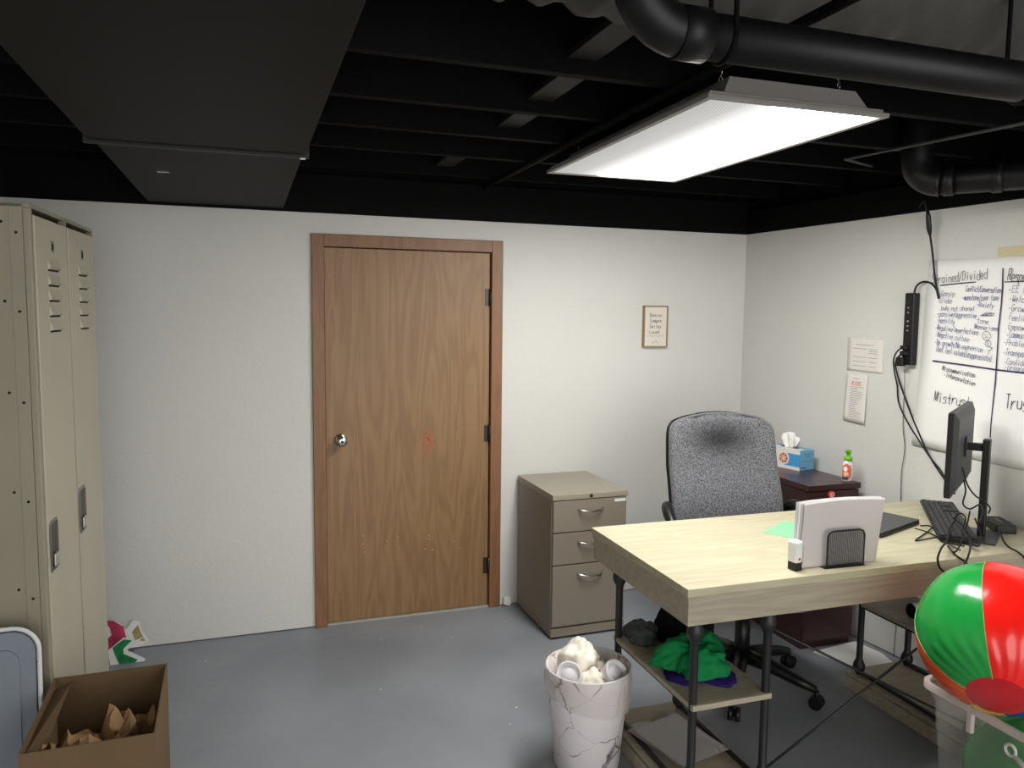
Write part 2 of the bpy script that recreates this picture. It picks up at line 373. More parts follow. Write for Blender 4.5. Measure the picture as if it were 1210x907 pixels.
# wrapped duct above it
bm = bm_()
cy, cz, rr = -2.30, 2.50, .165
n = 90
rings = []
for i in range(n+1):
    x = -.35 + 3.0*i/n; sag = .03*math.sin(i*1.9)+.02*math.sin(i*.7); r2 = rr*(1+.05*math.sin(i*.33)) + (.02 if 34 < i < 62 else 0)*math.sin((i-34)/28*PI)
    rings.append([bm.verts.new((x, cy+r2*math.cos(a)*(1+.05*noise.noise(V((i*.45, k*.5, 2)))), cz+r2*math.sin(a)+sag*.4)) for k, a in enumerate([2*PI*j/28 for j in range(28)])])
for a, c in zip(rings, rings[1:]):
    for k in range(28): f = bm.faces.new((a[k], a[(k+1) % 28], c[(k+1) % 28], c[k])); f.smooth = True
bm.faces.new(rings[0]); bm.faces.new(rings[-1])
obj('insulated_duct', bm, M_wrap, None, label='fat wrinkled insulated duct above the long black drain pipe', cat='duct')
# thin conduit running toward the door wall
bm = bm_(); tube(bm, [V((atz(985, 8, 2.285).x-.02, -3.8, 2.285)), atz(985, 8, 2.285), atz(842, 82, 2.285), V((atz(600, 207, 2.285).x, -.05, 2.285))], .014, 12)
obj('conduit', bm, M_black, None, label='thin black conduit running past the left side of the ceiling light', cat='conduit')
bm = bm_(); tube(bm, [atz(998, 188, 2.25), atz(1212, 145, 2.25)], .006, 8); tube(bm, [atz(998, 188, 2.25), atz(1030, 196, 2.27)], .006, 8)
obj('conduit', bm, mat('thin_conduit', (60, 60, 60), .5), None, label='slim black conduit between the ceiling light and right wall', cat='conduit')
# lower pipe with elbow by the right wall
QZ = 2.16; A = atz(1112, 214, QZ); B = atz(1216, 206, QZ); dr = (B-A).normalized(); 
t = thing('drain_pipe', 'short black drain pipe with elbow above the power strip', 'pipe', A)
bm = bm_(); tube(bm, [A, B+dr*.25], .053, 24); obj('pipe_run', bm, M_blackpipe, t)
bm = bm_(); arc = [A + dr*(-.09*math.sin(a)) + V((0, 0, .09*(1-math.cos(a)))) for a in [PI/2*k/10 for k in range(11)]]
tube(bm, arc + [arc[-1]+V((0, 0, .45))], .057, 24); obj('elbow', bm, M_blackpipe, t)
for s in (.01, .17):
    bm = bm_(); tube(bm, [A+dr*(s), A+dr*(s+.035)], .0585, 24); obj('coupling', bm, M_blackpipe, t)

# ceiling light
M_lens = bpy.data.materials.new('prismatic_lens'); M_lens.use_nodes = True; m = M_lens; m.node_tree.nodes.clear()
out = N(m, 'ShaderNodeOutputMaterial'); em = N(m, 'ShaderNodeEmission')
tc = N(m, 'ShaderNodeTexCoord'); sx = N(m, 'ShaderNodeSeparateXYZ'); Lk(m, tc.outputs['Object'], sx.inputs[0])
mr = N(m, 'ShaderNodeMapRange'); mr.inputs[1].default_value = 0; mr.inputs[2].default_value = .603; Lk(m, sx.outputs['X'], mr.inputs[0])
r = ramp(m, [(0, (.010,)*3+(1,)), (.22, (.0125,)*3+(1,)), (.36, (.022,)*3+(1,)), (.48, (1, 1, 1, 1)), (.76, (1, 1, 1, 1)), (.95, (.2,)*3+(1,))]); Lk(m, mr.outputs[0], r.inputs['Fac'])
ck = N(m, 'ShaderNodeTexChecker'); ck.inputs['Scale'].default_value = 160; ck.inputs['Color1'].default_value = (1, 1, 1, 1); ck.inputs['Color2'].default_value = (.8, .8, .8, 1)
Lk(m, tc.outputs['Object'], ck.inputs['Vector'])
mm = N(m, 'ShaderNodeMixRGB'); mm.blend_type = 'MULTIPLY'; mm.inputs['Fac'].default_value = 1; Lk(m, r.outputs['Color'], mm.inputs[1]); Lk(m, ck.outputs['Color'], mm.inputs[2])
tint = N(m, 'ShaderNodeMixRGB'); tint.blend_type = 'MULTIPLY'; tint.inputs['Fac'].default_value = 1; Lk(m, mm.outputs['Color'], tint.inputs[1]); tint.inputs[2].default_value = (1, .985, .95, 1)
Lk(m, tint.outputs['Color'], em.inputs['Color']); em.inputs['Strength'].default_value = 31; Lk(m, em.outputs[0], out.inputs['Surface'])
M_lamp = mat('white_enamelled_light_housing', (150, 146, 142), .45)
def troffer(name, label, loc, rz, chain=True):
    t = thing(name, label, 'ceiling light', loc, rz)
    bm = bm_()      # flange ring with a hole for the lens
    w, l = .603, 1.213
    for a in ((0, w, 0, .018), (0, w, l-.018, l), (0, .018, .018, l-.018), (w-.018, w, .018, l-.018)): box(bm, a[0], a[1], a[2], a[3], 0, .012, .001)
    obj('rim', bm, M_lamp, t, local=True)
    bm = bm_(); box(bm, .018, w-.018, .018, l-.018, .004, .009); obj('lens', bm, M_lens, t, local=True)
    bm = bm_(); box(bm, .012, w-.012, .012, l-.012, .0125, .024, .002)
    a = [(.06, .02), (w-.06, .02), (w-.06, l-.02), (.06, l-.02)]; c = [(.09, .04), (w-.09, .04), (w-.09, l-.04), (.09, l-.04)]
    va = [bm.verts.new((x, y, .024)) for x, y in a]; vc = [bm.verts.new((x, y, .075)) for x, y in c]
    bm.faces.new(vc)
    for k in range(4): bm.faces.new((va[k], va[(k+1) % 4], vc[(k+1) % 4], vc[k]))
    obj('housing', bm, M_lamp, t, local=True)
    for x in (.1, .503):
        for y in (.10, l-.10):
            bm = bm_()
            for k in range(17):
                z = .08 + k*.0265; M = Matrix.Translation((x, y, z)) @ Matrix.Rotation(PI/2*(k % 2), 4, 'Z') @ Matrix.Rotation(PI/2, 4, 'X')
                tube(bm, [M @ V((.006*math.cos(q), .013*math.sin(q), 0)) for q in [2*PI*j/10 for j in range(11)]], .0018, 5, caps=False)
            obj('hanging_chain', bm, M_chrome, t, local=True)
    return t
troffer('troffer_light', 'white rectangular fluorescent light with glowing lens hung on chains from the joists', atz(837, 115, 2.207), -.0134)
# cord dropping from pipe to power strip ---------------------------------------
cord = [V((atw(1088, 205, .12).x, atw(1088, 205, .12).y, 2.115))] + [atw(px, py, o) for px, py, o in ((1092, 238, .1), (1096, 256, .07))]
bm = bm_(); tube(bm, catmull(cord), .0032, 8)
pw = thing('extension_cord', 'black cord with inline plug dropping from the ceiling pipe to the power strip', 'cord', atw(1088, 240))
obj('upper_cord', bm, M_bpr, pw)
bm = bm_(); tube(bm, [atw(1096, 248, .075), atw(1097, 256, .07), atw(1098, 270, .05), atw(1099, 278, .045)], [.006, .011, .011, .006], 12); obj('plug_joint', bm, M_bp, pw)
bm = bm_()
tube(bm, catmull([atw(1099, 277, .045), atw(1102, 300, .03), atw(1105, 330, .022), atw(1109, 352, .02), atw(1106, 341, .012), atw(1099, 334, .012), atw(1090, 333, .018), atw(1083, 338, .024), atw(1080, 347, .024)]), .0045, 8)
obj('lower_cord', bm, M_bpr, pw)

# ================================================================== WALL THINGS
# plaque
t = thing('wall_plaque', 'small wooden framed sign with handwritten words on the wall right of the door', 'sign', (aty(772, 410, 0).x, 0, aty(772, 410, 0).z))
TLp, BRp = aty(761, 361, -.02), aty(787, 410, -.02)
px0, px1 = aty(761, 380, -.022).x, aty(789.5, 380, -.022).x; z1, z0 = aty(775, 361, -.022).z, aty(775, 410, -.022).z
Mp = mat('pale_sign_face', (214, 207, 196), .7); Mf = mat('light_brown_wood_frame', (150, 124, 92), .6)
bm = bm_(); box(bm, px0+.006, px1-.006, -.016, -.001, z0+.006, z1-.006); obj('sign_face', bm, Mp, t)
bm = bm_(); box(bm, px0, px0+.007, -.024, 0, z0, z1, .001); box(bm, px1-.007, px1, -.024, 0, z0, z1, .001); box(bm, px0+.007, px1-.007, -.024, 0, z0, z0+.007, .001); box(bm, px0+.007, px1-.007, -.024, 0, z1-.007, z1, .001); obj('frame', bm, Mf, t)
bm = bm_(); Ny = V((0, -1, 0)); w_, h_ = px1-px0, z1-z0
for k, wd in enumerate(('Bonnie', 'Siempre', 'Smiley', 'Loved.')):
    zz = z1 - h_*(.27+.135*k); write(bm, wd, (px0+w_*.25, -.016, zz), (px0+w_*.74, -.016, zz), h_*.085, .0011, Ny, seed=k)
ribbon(bm, [(px0+w_*.15, -.0168, z1-h_*.73), (px0+w_*.85, -.0168, z1-h_*.73)], .0006, Ny)
obj('handwriting', bm, M_ink_k, t)
bm = bm_()
for (a, b2, c, e) in ((.38, .86, .38, .93), (.5, .84, .6, .9), (.6, .86, .6, .94), (.4, .9, .55, .84)): ribbon(bm, [(px0+w_*a, -.0168, z1-h_*b2), (px0+w_*c, -.0168, z1-h_*e)], .0008, Ny)
obj('faint_drawing', bm, M_ink_g, t)
# low cable box by door casing
P = aty(598, 706, 0); bm = bm_(); box(bm, P.x-.02, P.x+.02, -.022, 0, .01, .05, .002); box(bm, P.x-.008, P.x+.02, -.026, 0, .005, .03, .002)
obj('cable_box', bm, M_white, None, label='tiny white cable box at the foot of the wall between door and filing cabinet', cat='cable box')

def sheet(pts, thick, m_, name, label=None, cat=None, parent=None, curl=None, nu=8, nv=10, group=None, Nn=WN, retbm=False):
    """paper from 4 corners TL TR BR BL"""
    TL, TR, BR, BL = pts; bm = bm_(); g = []
    for j in range(nv+1):
        row = []
        for i in range(nu+1):
            u, v = i/nu, j/nv; p = TL*(1-u)*(1-v)+TR*u*(1-v)+BR*u*v+BL*(1-u)*v
            if curl: p = p + Nn*curl(u, v)
            row.append(p)
        g.append(row)
    a = [[bm.verts.new(p) for p in r_] for r_ in g]; c = [[bm.verts.new(p+Nn*thick) for p in r_] for r_ in g]
    for j in range(nv):
        for i in range(nu):
            f = bm.faces.new((a[j][i], a[j][i+1], a[j+1][i+1], a[j+1][i])); f.smooth = True
            f = bm.faces.new((c[j][i], c[j+1][i], c[j+1][i+1], c[j][i+1])); f.smooth = True
    for i in range(nu): bm.faces.new((a[0][i], c[0][i], c[0][i+1], a[0][i+1])); bm.faces.new((a[nv][i], a[nv][i+1], c[nv][i+1], c[nv][i]))
    for j in range(nv): bm.faces.new((a[j][0], a[j+1][0], c[j+1][0], c[j][0])); bm.faces.new((a[j][nu], c[j][nu], c[j+1][nu], a[j+1][nu]))
    if retbm: return bm
    return obj(name, bm, m_, parent, label=label, cat=cat, group=group)
# flip chart sheets
def P2(px, py, off=.004): return atw(px, py, off)
TL, BL = P2(1099, 308), P2(1079, 524); 
TR = P2(1210, 297)+WD*.42; TR.z = TL.z-.01; BR = P2(1210, 546)+WD*.42; BR.z -= .05
t = thing('flip_chart_sheet', 'large white flip chart sheet of handwritten columns on the right wall', 'poster', (BL+BR)/2)
def crl(u, v): return .003 + .012*max(0, v-.75)*(1-u)*4*.5 + .004*math.sin(v*9+u*2)*v
sheet((TL, TR, BR, BL), .0008, M_paper, 'paper', parent=t, curl=crl, nu=14, nv=20)
OFF = .0125
def rib1(_, pts, r, n_):
    b_ = bm_(); ribbon(b_, pts, r, n_); obj('marker_line', b_, M_ink_k, t)
bm = bm_(); bk = bm_(); bp_ = bm_()
def wr(mk, text, a, c, cap, r=.0016, sd=0):
    b_ = bm_(); write(b_, text, atw(a[0], a[1], OFF), atw(c[0], c[1], OFF), cap*.0031, r*.62, WN, seed=sd, jit=.14); obj('handwritten_line', b_, mk, t)
wr(M_ink_k, 'Strained/Divided', (1101, 335), (1167, 329), 13, .0017)
rib1(bk, [atw(x, y, OFF) for x, y in ((1111, 337), (1130, 335), (1153, 333))], .0022, WN)
wr(M_ink_k, 'Respect', (1190, 331), (1222, 333), 15, .0022); rib1(bk, [atw(x, y, OFF) for x, y in ((1187, 333), (1215, 332))], .002, WN)
for text, a, c, cap in (('Gossip', (1112, 350), (1128, 350), 8), ('Conflict/Conversations', (1141, 344), (1184, 346), 8), ('*clicke', (1108, 358), (1125, 358), 8), ('*monotone/poor tone', (1137, 354), (1180, 355), 8),
    ('Info not shared', (1111, 367), (1151, 367), 7), ('*Anxiety', (1153, 362), (1174, 364), 8), ('*passive/aggressive', (1107, 373), (1154, 376), 8), ('yawns', (1160, 373), (1172, 372), 4),
    ('*hostility', (1107, 381), (1128, 383), 8), ('tone', (1154, 381), (1168, 383), 7), ('Mannerisms', (1151, 388), (1179, 391), 7), ('*Negative/imperfections', (1105, 389), (1156, 396), 8),
    ('*Negative culture', (1105, 397), (1145, 404), 8), ('*No growth/No expression', (1104, 406), (1161, 416), 8), ('Dont feel valued/unappreciated', (1106, 415), (1171, 427), 9),
    ('*EE Rec', (1191, 345), (1222, 347), 9), ('*Welcome', (1192, 356), (1222, 358), 9), ('*Growth', (1191, 367), (1218, 369), 9), ('Feeling', (1192, 378), (1216, 380), 9), ('Empower', (1191, 389), (1218, 391), 8),
    ('*Communicate', (1189, 398), (1226, 401), 9), ('*Problem', (1186, 407), (1213, 410), 8), ('*Transparent', (1185, 419), (1222, 423), 9), ('*Confidence', (1186, 430), (1222, 434), 8), ('*progress', (1187, 436), (1218, 440), 7)):
    wr(M_ink_b, text, a, c, cap, .0013)
for cx, cy, r_ in ((1165.5, 396.5, 5), (1167.5, 406, 3.6)):
    rib1(bk, [atw(cx+r_*math.cos(q), cy+r_*1.05*math.sin(q), OFF) for q in [2*PI*k/12 for k in range(13)]], .0009, WN)
    rib1(bk, [atw(cx-r_*.4, cy+r_*.45, OFF), atw(cx, cy+r_*.25, OFF), atw(cx+r_*.4, cy+r_*.45, OFF)], .0008, WN)
    for s in (-1, 1): rib1(bk, [atw(cx+s*r_*.3, cy-r_*.35, OFF), atw(cx+s*r_*.3, cy-r_*.1, OFF)], .0009, WN)
rib1(bk, [atw(x, y, OFF) for x, y in ((1169, 410), (1173, 411), (1170, 414), (1168, 413), (1168, 418))], .0009, WN)
rib1(bk, [atw(x, y, OFF) for x, y in ((1158, 373), (1166, 369), (1175, 370), (1173, 373), (1158, 373))], .0008, WN)
wr(M_ink_k, 'Miscommunication', (1113, 437), (1152, 446), 7, .0016); wr(M_ink_k, '*Interpretation', (1115, 444), (1152, 456), 7, .0016)
wr(M_ink_k, 'Mistrust', (1103, 474), (1146, 481), 15, .0021); wr(M_ink_k, 'Trust', (1187, 482), (1222, 486), 19, .0022)
ribbon(bp_, [atw(x, y, OFF) for x, y in ((1185, 317), (1184.5, 340), (1183, 360), (1180, 385), (1178, 420), (1176, 450), (1173, 480), (1171, 500), (1170, 517))], .0026, WN)
ribbon(bp_, [atw(x, y, OFF) for x, y in ((1102, 426), (1140, 431), (1180, 437), (1225, 442))], .003, WN)
bm.free(); bk.free(); obj('purple_ruling', bp_, M_ink_p, t)
# tape
bm = bm_(); TLt = atw(1180, 292, .003); prism(bm, [TLt, TLt+WD*.2, TLt+WD*.2-V((0, 0, .045)), TLt-V((0, 0, .045))], WN*.0006); obj('masking_tape', bm, mat('tan_masking_tape', (196, 184, 150), .7), None, label='strip of tan masking tape on the wall above the flip chart sheet', cat='tape')
# two notices
def bars(bm, TL, TR, BL, rows, N_, th, off=.0015):
    X = TR-TL; Y = BL-TL
    for v, segs in rows:
        for a, c in segs:
            n = max(2, int((c-a)*26)); u = a
            while u < c:
                w = random.uniform(.5, 1.6)/26; ribbon(bm, [TL+X*u+Y*v+N_*off, TL+X*min(c, u+w*.8)+Y*v+N_*off], th, N_); u += w
TL, TR, BR, BL = atw(1002.5, 398), atw(1045, 401), atw(1043, 442), atw(1001, 437)
t = thing('wall_notice', 'small white printed notice pinned to the right wall, wider one above', 'notice', (BL+BR)/2)
sheet((TL, TR, BR, BL), .001, mat('notice_paper', (216, 212, 206), .85, spec=.15), 'paper', parent=t, curl=lambda u, v: .001)
bm = bm_(); bars(bm, TL, TR, BL, [(.2, [(.25, .72)]), (.32, [(.16, .55), (.6, .83)]), (.38, [(.6, .83)]), (.44, [(.6, .83)]), (.57, [(.16, .55), (.6, .83)]), (.7, [(.16, .55), (.6, .83)]), (.83, [(.16, .55), (.6, .82)])], WN, .0011, .0026); obj('print', bm, M_ink_g, t)
bm = bm_(); sphere(bm, atw(1022, 400, .006), .005, su=10, sv=6); obj('push_pin', bm, M_white, t)
TL, TR, BR, BL = atw(1001, 440), atw(1026, 443), atw(1021, 501, .012), atw(996, 495, .012)
t = thing('wall_notice', 'narrow white printed list with orange heading pinned below the wider notice', 'notice', (BL+BR)/2)
sheet((TL, TR, BR, BL), .001, mat('notice_paper', (216, 212, 206), .85, spec=.15), 'paper', parent=t, curl=lambda u, v: .001)
bm = bm_(); bars(bm, TL, TR, BL, [(.1, [(.33, .6)]), (.28, [(.25, .85)])] + [(.31+.033*k, [(.25, random.uniform(.5, .85))]) for k in range(19)], WN, .0009, .0026); obj('print', bm, M_ink_g, t)
bm = bm_(); P = lambda u, v: TL+(TR-TL)*u+(BL-TL)*v+WN*.0026
write(bm, 'KIDS', P(.3, .24), P(.72, .245), .018, .0016, WN, off=0); obj('heading', bm, M_ink_o, t)
bm = bm_(); sphere(bm, atw(1011, 442, .006), .004, su=10, sv=6); obj('push_pin', bm, M_white, t)

# power strip
Tp, Bp = atw(1078.5, 346, .02), atw(1074, 431, .02); up_ = (Tp-Bp).normalized(); mid = (Tp+Bp)/2
SR = WD.copy(); SM = Matrix((SR, WN.cross(SR)*-1 if False else up_, WN)).transposed().to_4x4(); SM = Matrix.Translation(mid - WN*.0195) @ SM
Lh = (Tp-Bp).length
t = thing('power_strip', 'black power strip mounted upright on the right wall left of the flip chart', 'power strip', mid)
bm = bm_(); tb = bmesh.new(); box(tb, -.026, .026, -Lh/2, Lh/2, 0, .038, .005); tb.transform(SM); merge(bm, tb); obj('housing', bm, M_bp, t)
bm = bm_(); tb = bmesh.new(); box(tb, -.018, .008, Lh/2-.05, Lh/2-.025, .036, .042, .002); tb.transform(SM); merge(bm, tb); obj('switch', bm, mat('switch_black', (32, 32, 32), .3), t)
for yy in (Lh/2-.068, Lh/2-.09, Lh/2-.13, Lh/2-.152, Lh/2-.173):
    bm = bm_(); tb = bmesh.new(); w = .010 if yy > Lh/2-.1 else .012
    box(tb, -.008, -.008+w*.8, yy-.0032, yy+.0032, .037, .0385, .0005); tb.transform(SM); merge(bm, tb); obj('socket_mark', bm, mat('grey_mark', (150, 150, 150), .5), t)
bm = bm_(); tb = bmesh.new(); box(tb, -.04, -.002, -Lh/2-.006, -Lh/2+.035, .034, .062, .004); box(tb, -.022, .01, -Lh/2+.045, -Lh/2+.065, .036, .06, .004); box(tb, -.022, .01, -Lh/2+.072, -Lh/2+.09, .036, .06, .004); tb.transform(SM); merge(bm, tb)
obj('plug', bm, M_bp, None, label='black plugs and charger block in the bottom sockets of the power strip', cat='plug')
# cables down the wall
bm = bm_(); tube(bm, catmull([atw(1072, 411, .055), atw(1062, 413, .05), atw(1056, 424, .03), atw(1057, 440, .02), atw(1060, 455, .012), atw(1062, 476, .012), atw(1072, 498, .012), atw(1085, 519, .03), atw(1099, 540, .06), atw(1112, 556, .09), atw(1118, 570, .12), atw(1120, 585, .13)]), .0035, 8)
obj('power_cable', bm, M_bpr, None, label='black cable bowing left below the power strip and passing under the flip chart', cat='cable')
bm = bm_(); tube(bm, catmull([atw(1073, 418, .055), atw(1063, 420, .05), atw(1058, 430, .03), atw(1062, 448, .016), atw(1068, 466, .014), atw(1076, 488, .014), atw(1083, 505, .016), atw(1094, 530, .03), atw(1104, 548, .06), atw(1116, 566, .12), atw(1128, 583, .16)]), .004, 8)
obj('power_cable', bm, M_bpr, None, label='thicker black cable from the power strip curving down to behind the monitor', cat='cable')
bm = bm_(); tube(bm, catmull([atw(1069, 436, .045), atw(1069, 455, .02), atw(1068, 475, .012), atw(1067, 505, .01), atw(1069, 530, .01), atw(1065, 560, .01), atw(1064, 600, .008), atw(1061, 680, .006), atw(1059, 730, .006), atw(1056, 775, .006)]), .002, 6)
obj('charger_cable', bm, mat('dark_grey_cable', (92, 84, 84), .5), None, label='thin grey cable hanging down the right wall from the power strip', cat='cable')

# ================================================================== LOCKER
LZ = 1.935
Pn, Pf = atz(34.7, 240, LZ), atz(109, 271, LZ)
ang = math.atan2(Pf.x-Pn.x, Pf.y-Pn.y)
t = thing('locker', 'tall beige double steel locker against the left wall', 'locker', (Pn.x-.0, Pn.y, 0))
Lm = Matrix.Translation((Pn.x, Pn.y, 0)) @ Matrix.Rotation(-ang, 4, 'Z')
Lw = (V((Pf.x, Pf.y, 0))-V((Pn.x, Pn.y, 0))).length; Ld = .5
def L_(name, bm, m_, par=t, **k): bm.transform(Lm); return obj(name, bm, m_, par, **k)
bm = bm_()
box(bm, -Ld, -.02, 0, .004, .0, LZ-.002); box(bm, -Ld, -.02, Lw-.004, Lw, 0, LZ-.002); box(bm, -Ld, -.0, 0, Lw, LZ-.012, LZ, .002)
box(bm, -Ld, -Ld+.004, .004, Lw-.004, 0, LZ-.012); box(bm, -.02, 0, 0, .022, 0, LZ-.012, .003); box(bm, -.02, 0, Lw-.012, Lw, 0, LZ-.012, .003); box(bm, -.02, 0, Lw/2-.008, Lw/2+.008, 0, LZ-.012); box(bm, -.02, -.002, .022, Lw-.012, 0, .09)
box(bm, -.055, -.02, -.0025, .0, 0, LZ-.01, .001)
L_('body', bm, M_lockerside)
for z in (.25, .55, .75, 1.05, 1.35, 1.62, 1.85):
    for xx, dz in ((-.0375, 0), (-.075, .03)): bm = bm_(); lathe(bm, [(0, 0), (.0045, 0), (.003, .003), (0, .003)], seg=8, M=Matrix.Translation((xx, -.0025 if xx > -.06 else 0, z+dz)) @ Matrix.Rotation(PI/2, 4, 'X')); L_('rivet', bm, M_dark)
for k in (0, 1):
    y0 = .024 if k == 0 else Lw/2+.010; y1 = Lw/2-.010 if k == 0 else Lw-.014
    bm = bm_(); box(bm, -.018, .004, y0, y1, .095, LZ-.03, .0025)
    wd = y1-y0; yc = (y0+y1)/2
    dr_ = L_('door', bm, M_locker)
    bm = bm_()
    for j in range(5):
        zz = LZ-.17-.048*j
        hw = .062; bb = [(.0042, yc-hw, zz+.020), (.0042, yc+hw, zz+.020), (.0042, yc+hw, zz-.014), (.0042, yc-hw, zz-.014)]
        va = [bm.verts.new(p) for p in bb]; e0 = bm.verts.new((.013, yc-hw+.004, zz-.010)); e1 = bm.verts.new((.013, yc+hw-.004, zz-.010))
        bm.faces.new((va[0], va[1], e1, e0)); bm.faces.new((va[0], e0, va[3])); bm.faces.new((va[1], va[2], e1))
        box(bm, .0041, .0046, yc-hw+.004, yc+hw-.004, zz-.019, zz-.013, mi=1)
    L_('vent', bm, [M_locker, M_dark], dr_)
    bm = bm_(); box(bm, .004, .0052, yc-.014, yc+.014, LZ-.128, LZ-.092, mi=0); box(bm, .0052, .0058, yc-.009, yc+.009, LZ-.121, LZ-.101, mi=1); L_('number_plate', bm, [mat('plate_grey', (120, 116, 104), .4, metal=.5), M_dark], dr_)
    hz = atw(0, 0).z if False else None
    Ph = aty(57 if k == 0 else 97, 642 if k == 0 else 599, (Lm @ V((0, (y0+.07), 0))).y)
    hy = y0+.055 if k == 0 else y0+.045; hzz = Ph.z
    bm = bm_()
    rp = rrect(.092, .165, .016, cx=hy, cy=hzz); ri = rrect(.072, .147, .010, cx=hy, cy=hzz)
    a = [bm.verts.new((.0042, p[0], p[1])) for p in rp]; c = [bm.verts.new((.0075, p[0], p[1])) for p in rrect(.084, .158, .014, cx=hy, cy=hzz)]; e = [bm.verts.new((.0075, p[0], p[1])) for p in ri]; g_ = [bm.verts.new((.0045, p[0], p[1])) for p in ri]
    n = len(rp)
    for q in range(n):
        q2 = (q+1) % n
        bm.faces.new((a[q], a[q2], c[q2], c[q])); bm.faces.new((c[q], c[q2], e[q2], e[q])); bm.faces.new((e[q], e[q2], g_[q2], g_[q]))
    hd = L_('handle', bm, mat('brushed_steel_cup', (150, 147, 138), .32, metal=.9), dr_)
    bm = bm_(); box(bm, .0042, .0052, hy-.035, hy+.035, hzz-.072, hzz+.072); L_('recess', bm, mat('recess_dark_steel', (70, 66, 58), .4, metal=.6), hd)
    bm = bm_(); box(bm, .005, .014, hy-.020, hy+.020, hzz-.066, hzz-.025, .004); L_('latch', bm, mat('latch_steel', (190, 186, 176), .3, metal=.8), hd)

# drawings behind the locker
def flat_blob(name, label, cat, m_, polys, th=.0012):
    pass
def drawing(name, label, pts, m_, sc, mink, nrm, parent=None):
    t = thing(name, label, 'drawing', pts[0]); bm = bm_(); prism(bm, pts, nrm*.0012); obj('paper', bm, m_, t); return t
# pink and red coloured drawing leaning in the gap
def leaf_sheet(name, label, outline, mbase, strokes):
    t = thing(name, label, 'drawing', outline[0]); bm = bm_()
    from mathutils.geometry import tessellate_polygon
    a = [bm.verts.new(p) for p in outline]; n_ = (outline[1]-outline[0]).cross(outline[2]-outline[1]).normalized()
    if n_.dot(CAM-outline[0]) < 0: n_ = -n_
    c = [bm.verts.new(p - n_*.0015) for p in outline]; k_ = len(a)
    for q in tessellate_polygon([outline]): bm.faces.new([a[i] for i in q]); bm.faces.new([c[i] for i in reversed(q)])
    for k in range(k_): bm.faces.new((a[k], a[(k+1) % k_], c[(k+1) % k_], c[k]))
    obj('paper', bm, mbase, t)
    return t, n_
Mred = mat('pink_red_crayon', (188, 60, 92), .7, var=.3, vscale=25); Mgr = mat('green_crayon', (30, 128, 74), .7, var=.35, vscale=25); Mol = mat('olive_tan_crayon', (170, 152, 104), .8, var=.2, vscale=30)
def pl(px, py, d_=0):  # plane leaning behind the locker, close to the back wall
    return aty(px, py, -.10+d_)
out = [pl(x, y) for x, y in ((104, 733), (122, 731), (140, 735), (149, 744), (150, 756), (143, 768), (152, 776), (146, 790), (104, 790))]
t, n_ = leaf_sheet('crumpled_drawing', 'white paper with a big pink crayon shape on the floor behind the locker', out, M_paper, None)
bm = bm_(); o2 = [pl(x, y)+n_*.002 for x, y in ((118, 732), (134, 733), (146, 740), (149, 752), (146, 764), (134, 774), (124, 768), (122, 758), (132, 750), (130, 741))]
vv_ = [bm.verts.new(p) for p in o2]; [bm.faces.new([vv_[i] for i in q]) for q in geo_tess([o2])]; obj('crayon_shape', bm, Mred, t)
out = [aty(x, y, -.16) for x, y in ((128, 768), (146, 753), (158, 757), (170, 752), (150, 768), (172, 778), (166, 794), (140, 794), (130, 786))]
t, n_ = leaf_sheet('crumpled_drawing', 'white paper with green crayon leaf lying in front of the pink drawing', out, M_paper, None)
bm = bm_(); o2 = [aty(x, y, -.16)+n_*.002 for x, y in ((133, 765), (146, 755), (156, 756), (146, 766), (146, 772), (163, 779), (150, 790), (141, 784), (137, 775))]
vv_ = [bm.verts.new(p) for p in o2]; [bm.faces.new([vv_[i] for i in q]) for q in geo_tess([o2])]; obj('crayon_shape', bm, Mgr, t)
out = [aty(x, y, -.05) for x, y in ((143, 757), (149, 744), (157, 733), (164, 734), (168, 745), (176, 757), (164, 764), (150, 766))]
t, n_ = leaf_sheet('crumpled_drawing', 'white paper scrap with a tan crayon patch against the back wall', out, M_paper, None)
bm = bm_(); o2 = [aty(x, y, -.05)+n_*.002 for x, y in ((156, 746), (163, 738), (167, 748), (172, 757), (160, 756))]
vv_ = [bm.verts.new(p) for p in o2]; [bm.faces.new([vv_[i] for i in q]) for q in geo_tess([o2])]; obj('crayon_shape', bm, Mol, t)

# ================================================================== CARDBOARD BOX
BZ = .5
BLb, BRb, FRb, FLb = [atz(x, y, BZ) for x, y in ((56, 801), (190, 785), (193, 862), (30, 893))]
xl = (BLb.x+FLb.x)/2; xr = (BRb.x+FRb.x)/2; yb_ = (BLb.y+BRb.y)/2; yf = (FRb.y+FLb.y)/2
bw, bd = xr-xl, yb_-yf
t = thing('cardboard_box', 'open brown cardboard box on the floor in front of the locker', 'box', ((xl+xr)/2, (yb_+yf)/2, 0), .02)
BXM = (bw, bd)
bm = bm_(); th = .004
box(bm, -bw/2, bw/2, -bd/2, bd/2, 0, th); box(bm, -bw/2, bw/2, -bd/2, -bd/2+th, th, BZ); box(bm, -bw/2, bw/2, bd/2-th, bd/2, th, BZ); box(bm, -bw/2, -bw/2+th, -bd/2+th, bd/2-th, th, BZ); box(bm, bw/2-th, bw/2, -bd/2+th, bd/2-th, th, BZ)
obj('carton', bm, M_card, t, local=True)
bm = bm_(); v_ = [(-bw/2+.006, -bd/2+.08, BZ-.005), (-bw/2+.006, bd/2-.04, BZ-.005), (-bw/2+.10, bd/2-.08, BZ-.17), (-bw/2+.09, -bd/2+.09, BZ-.17)]
v_ = [(-bw/2+.004, -bd/2+.03, BZ-.02), (-bw/2+.002, bd/2-.02, BZ-.03), (-bw/2+.055, bd/2-.06, BZ+.005), (-bw/2+.05, -bd/2+.10, BZ-.012)]
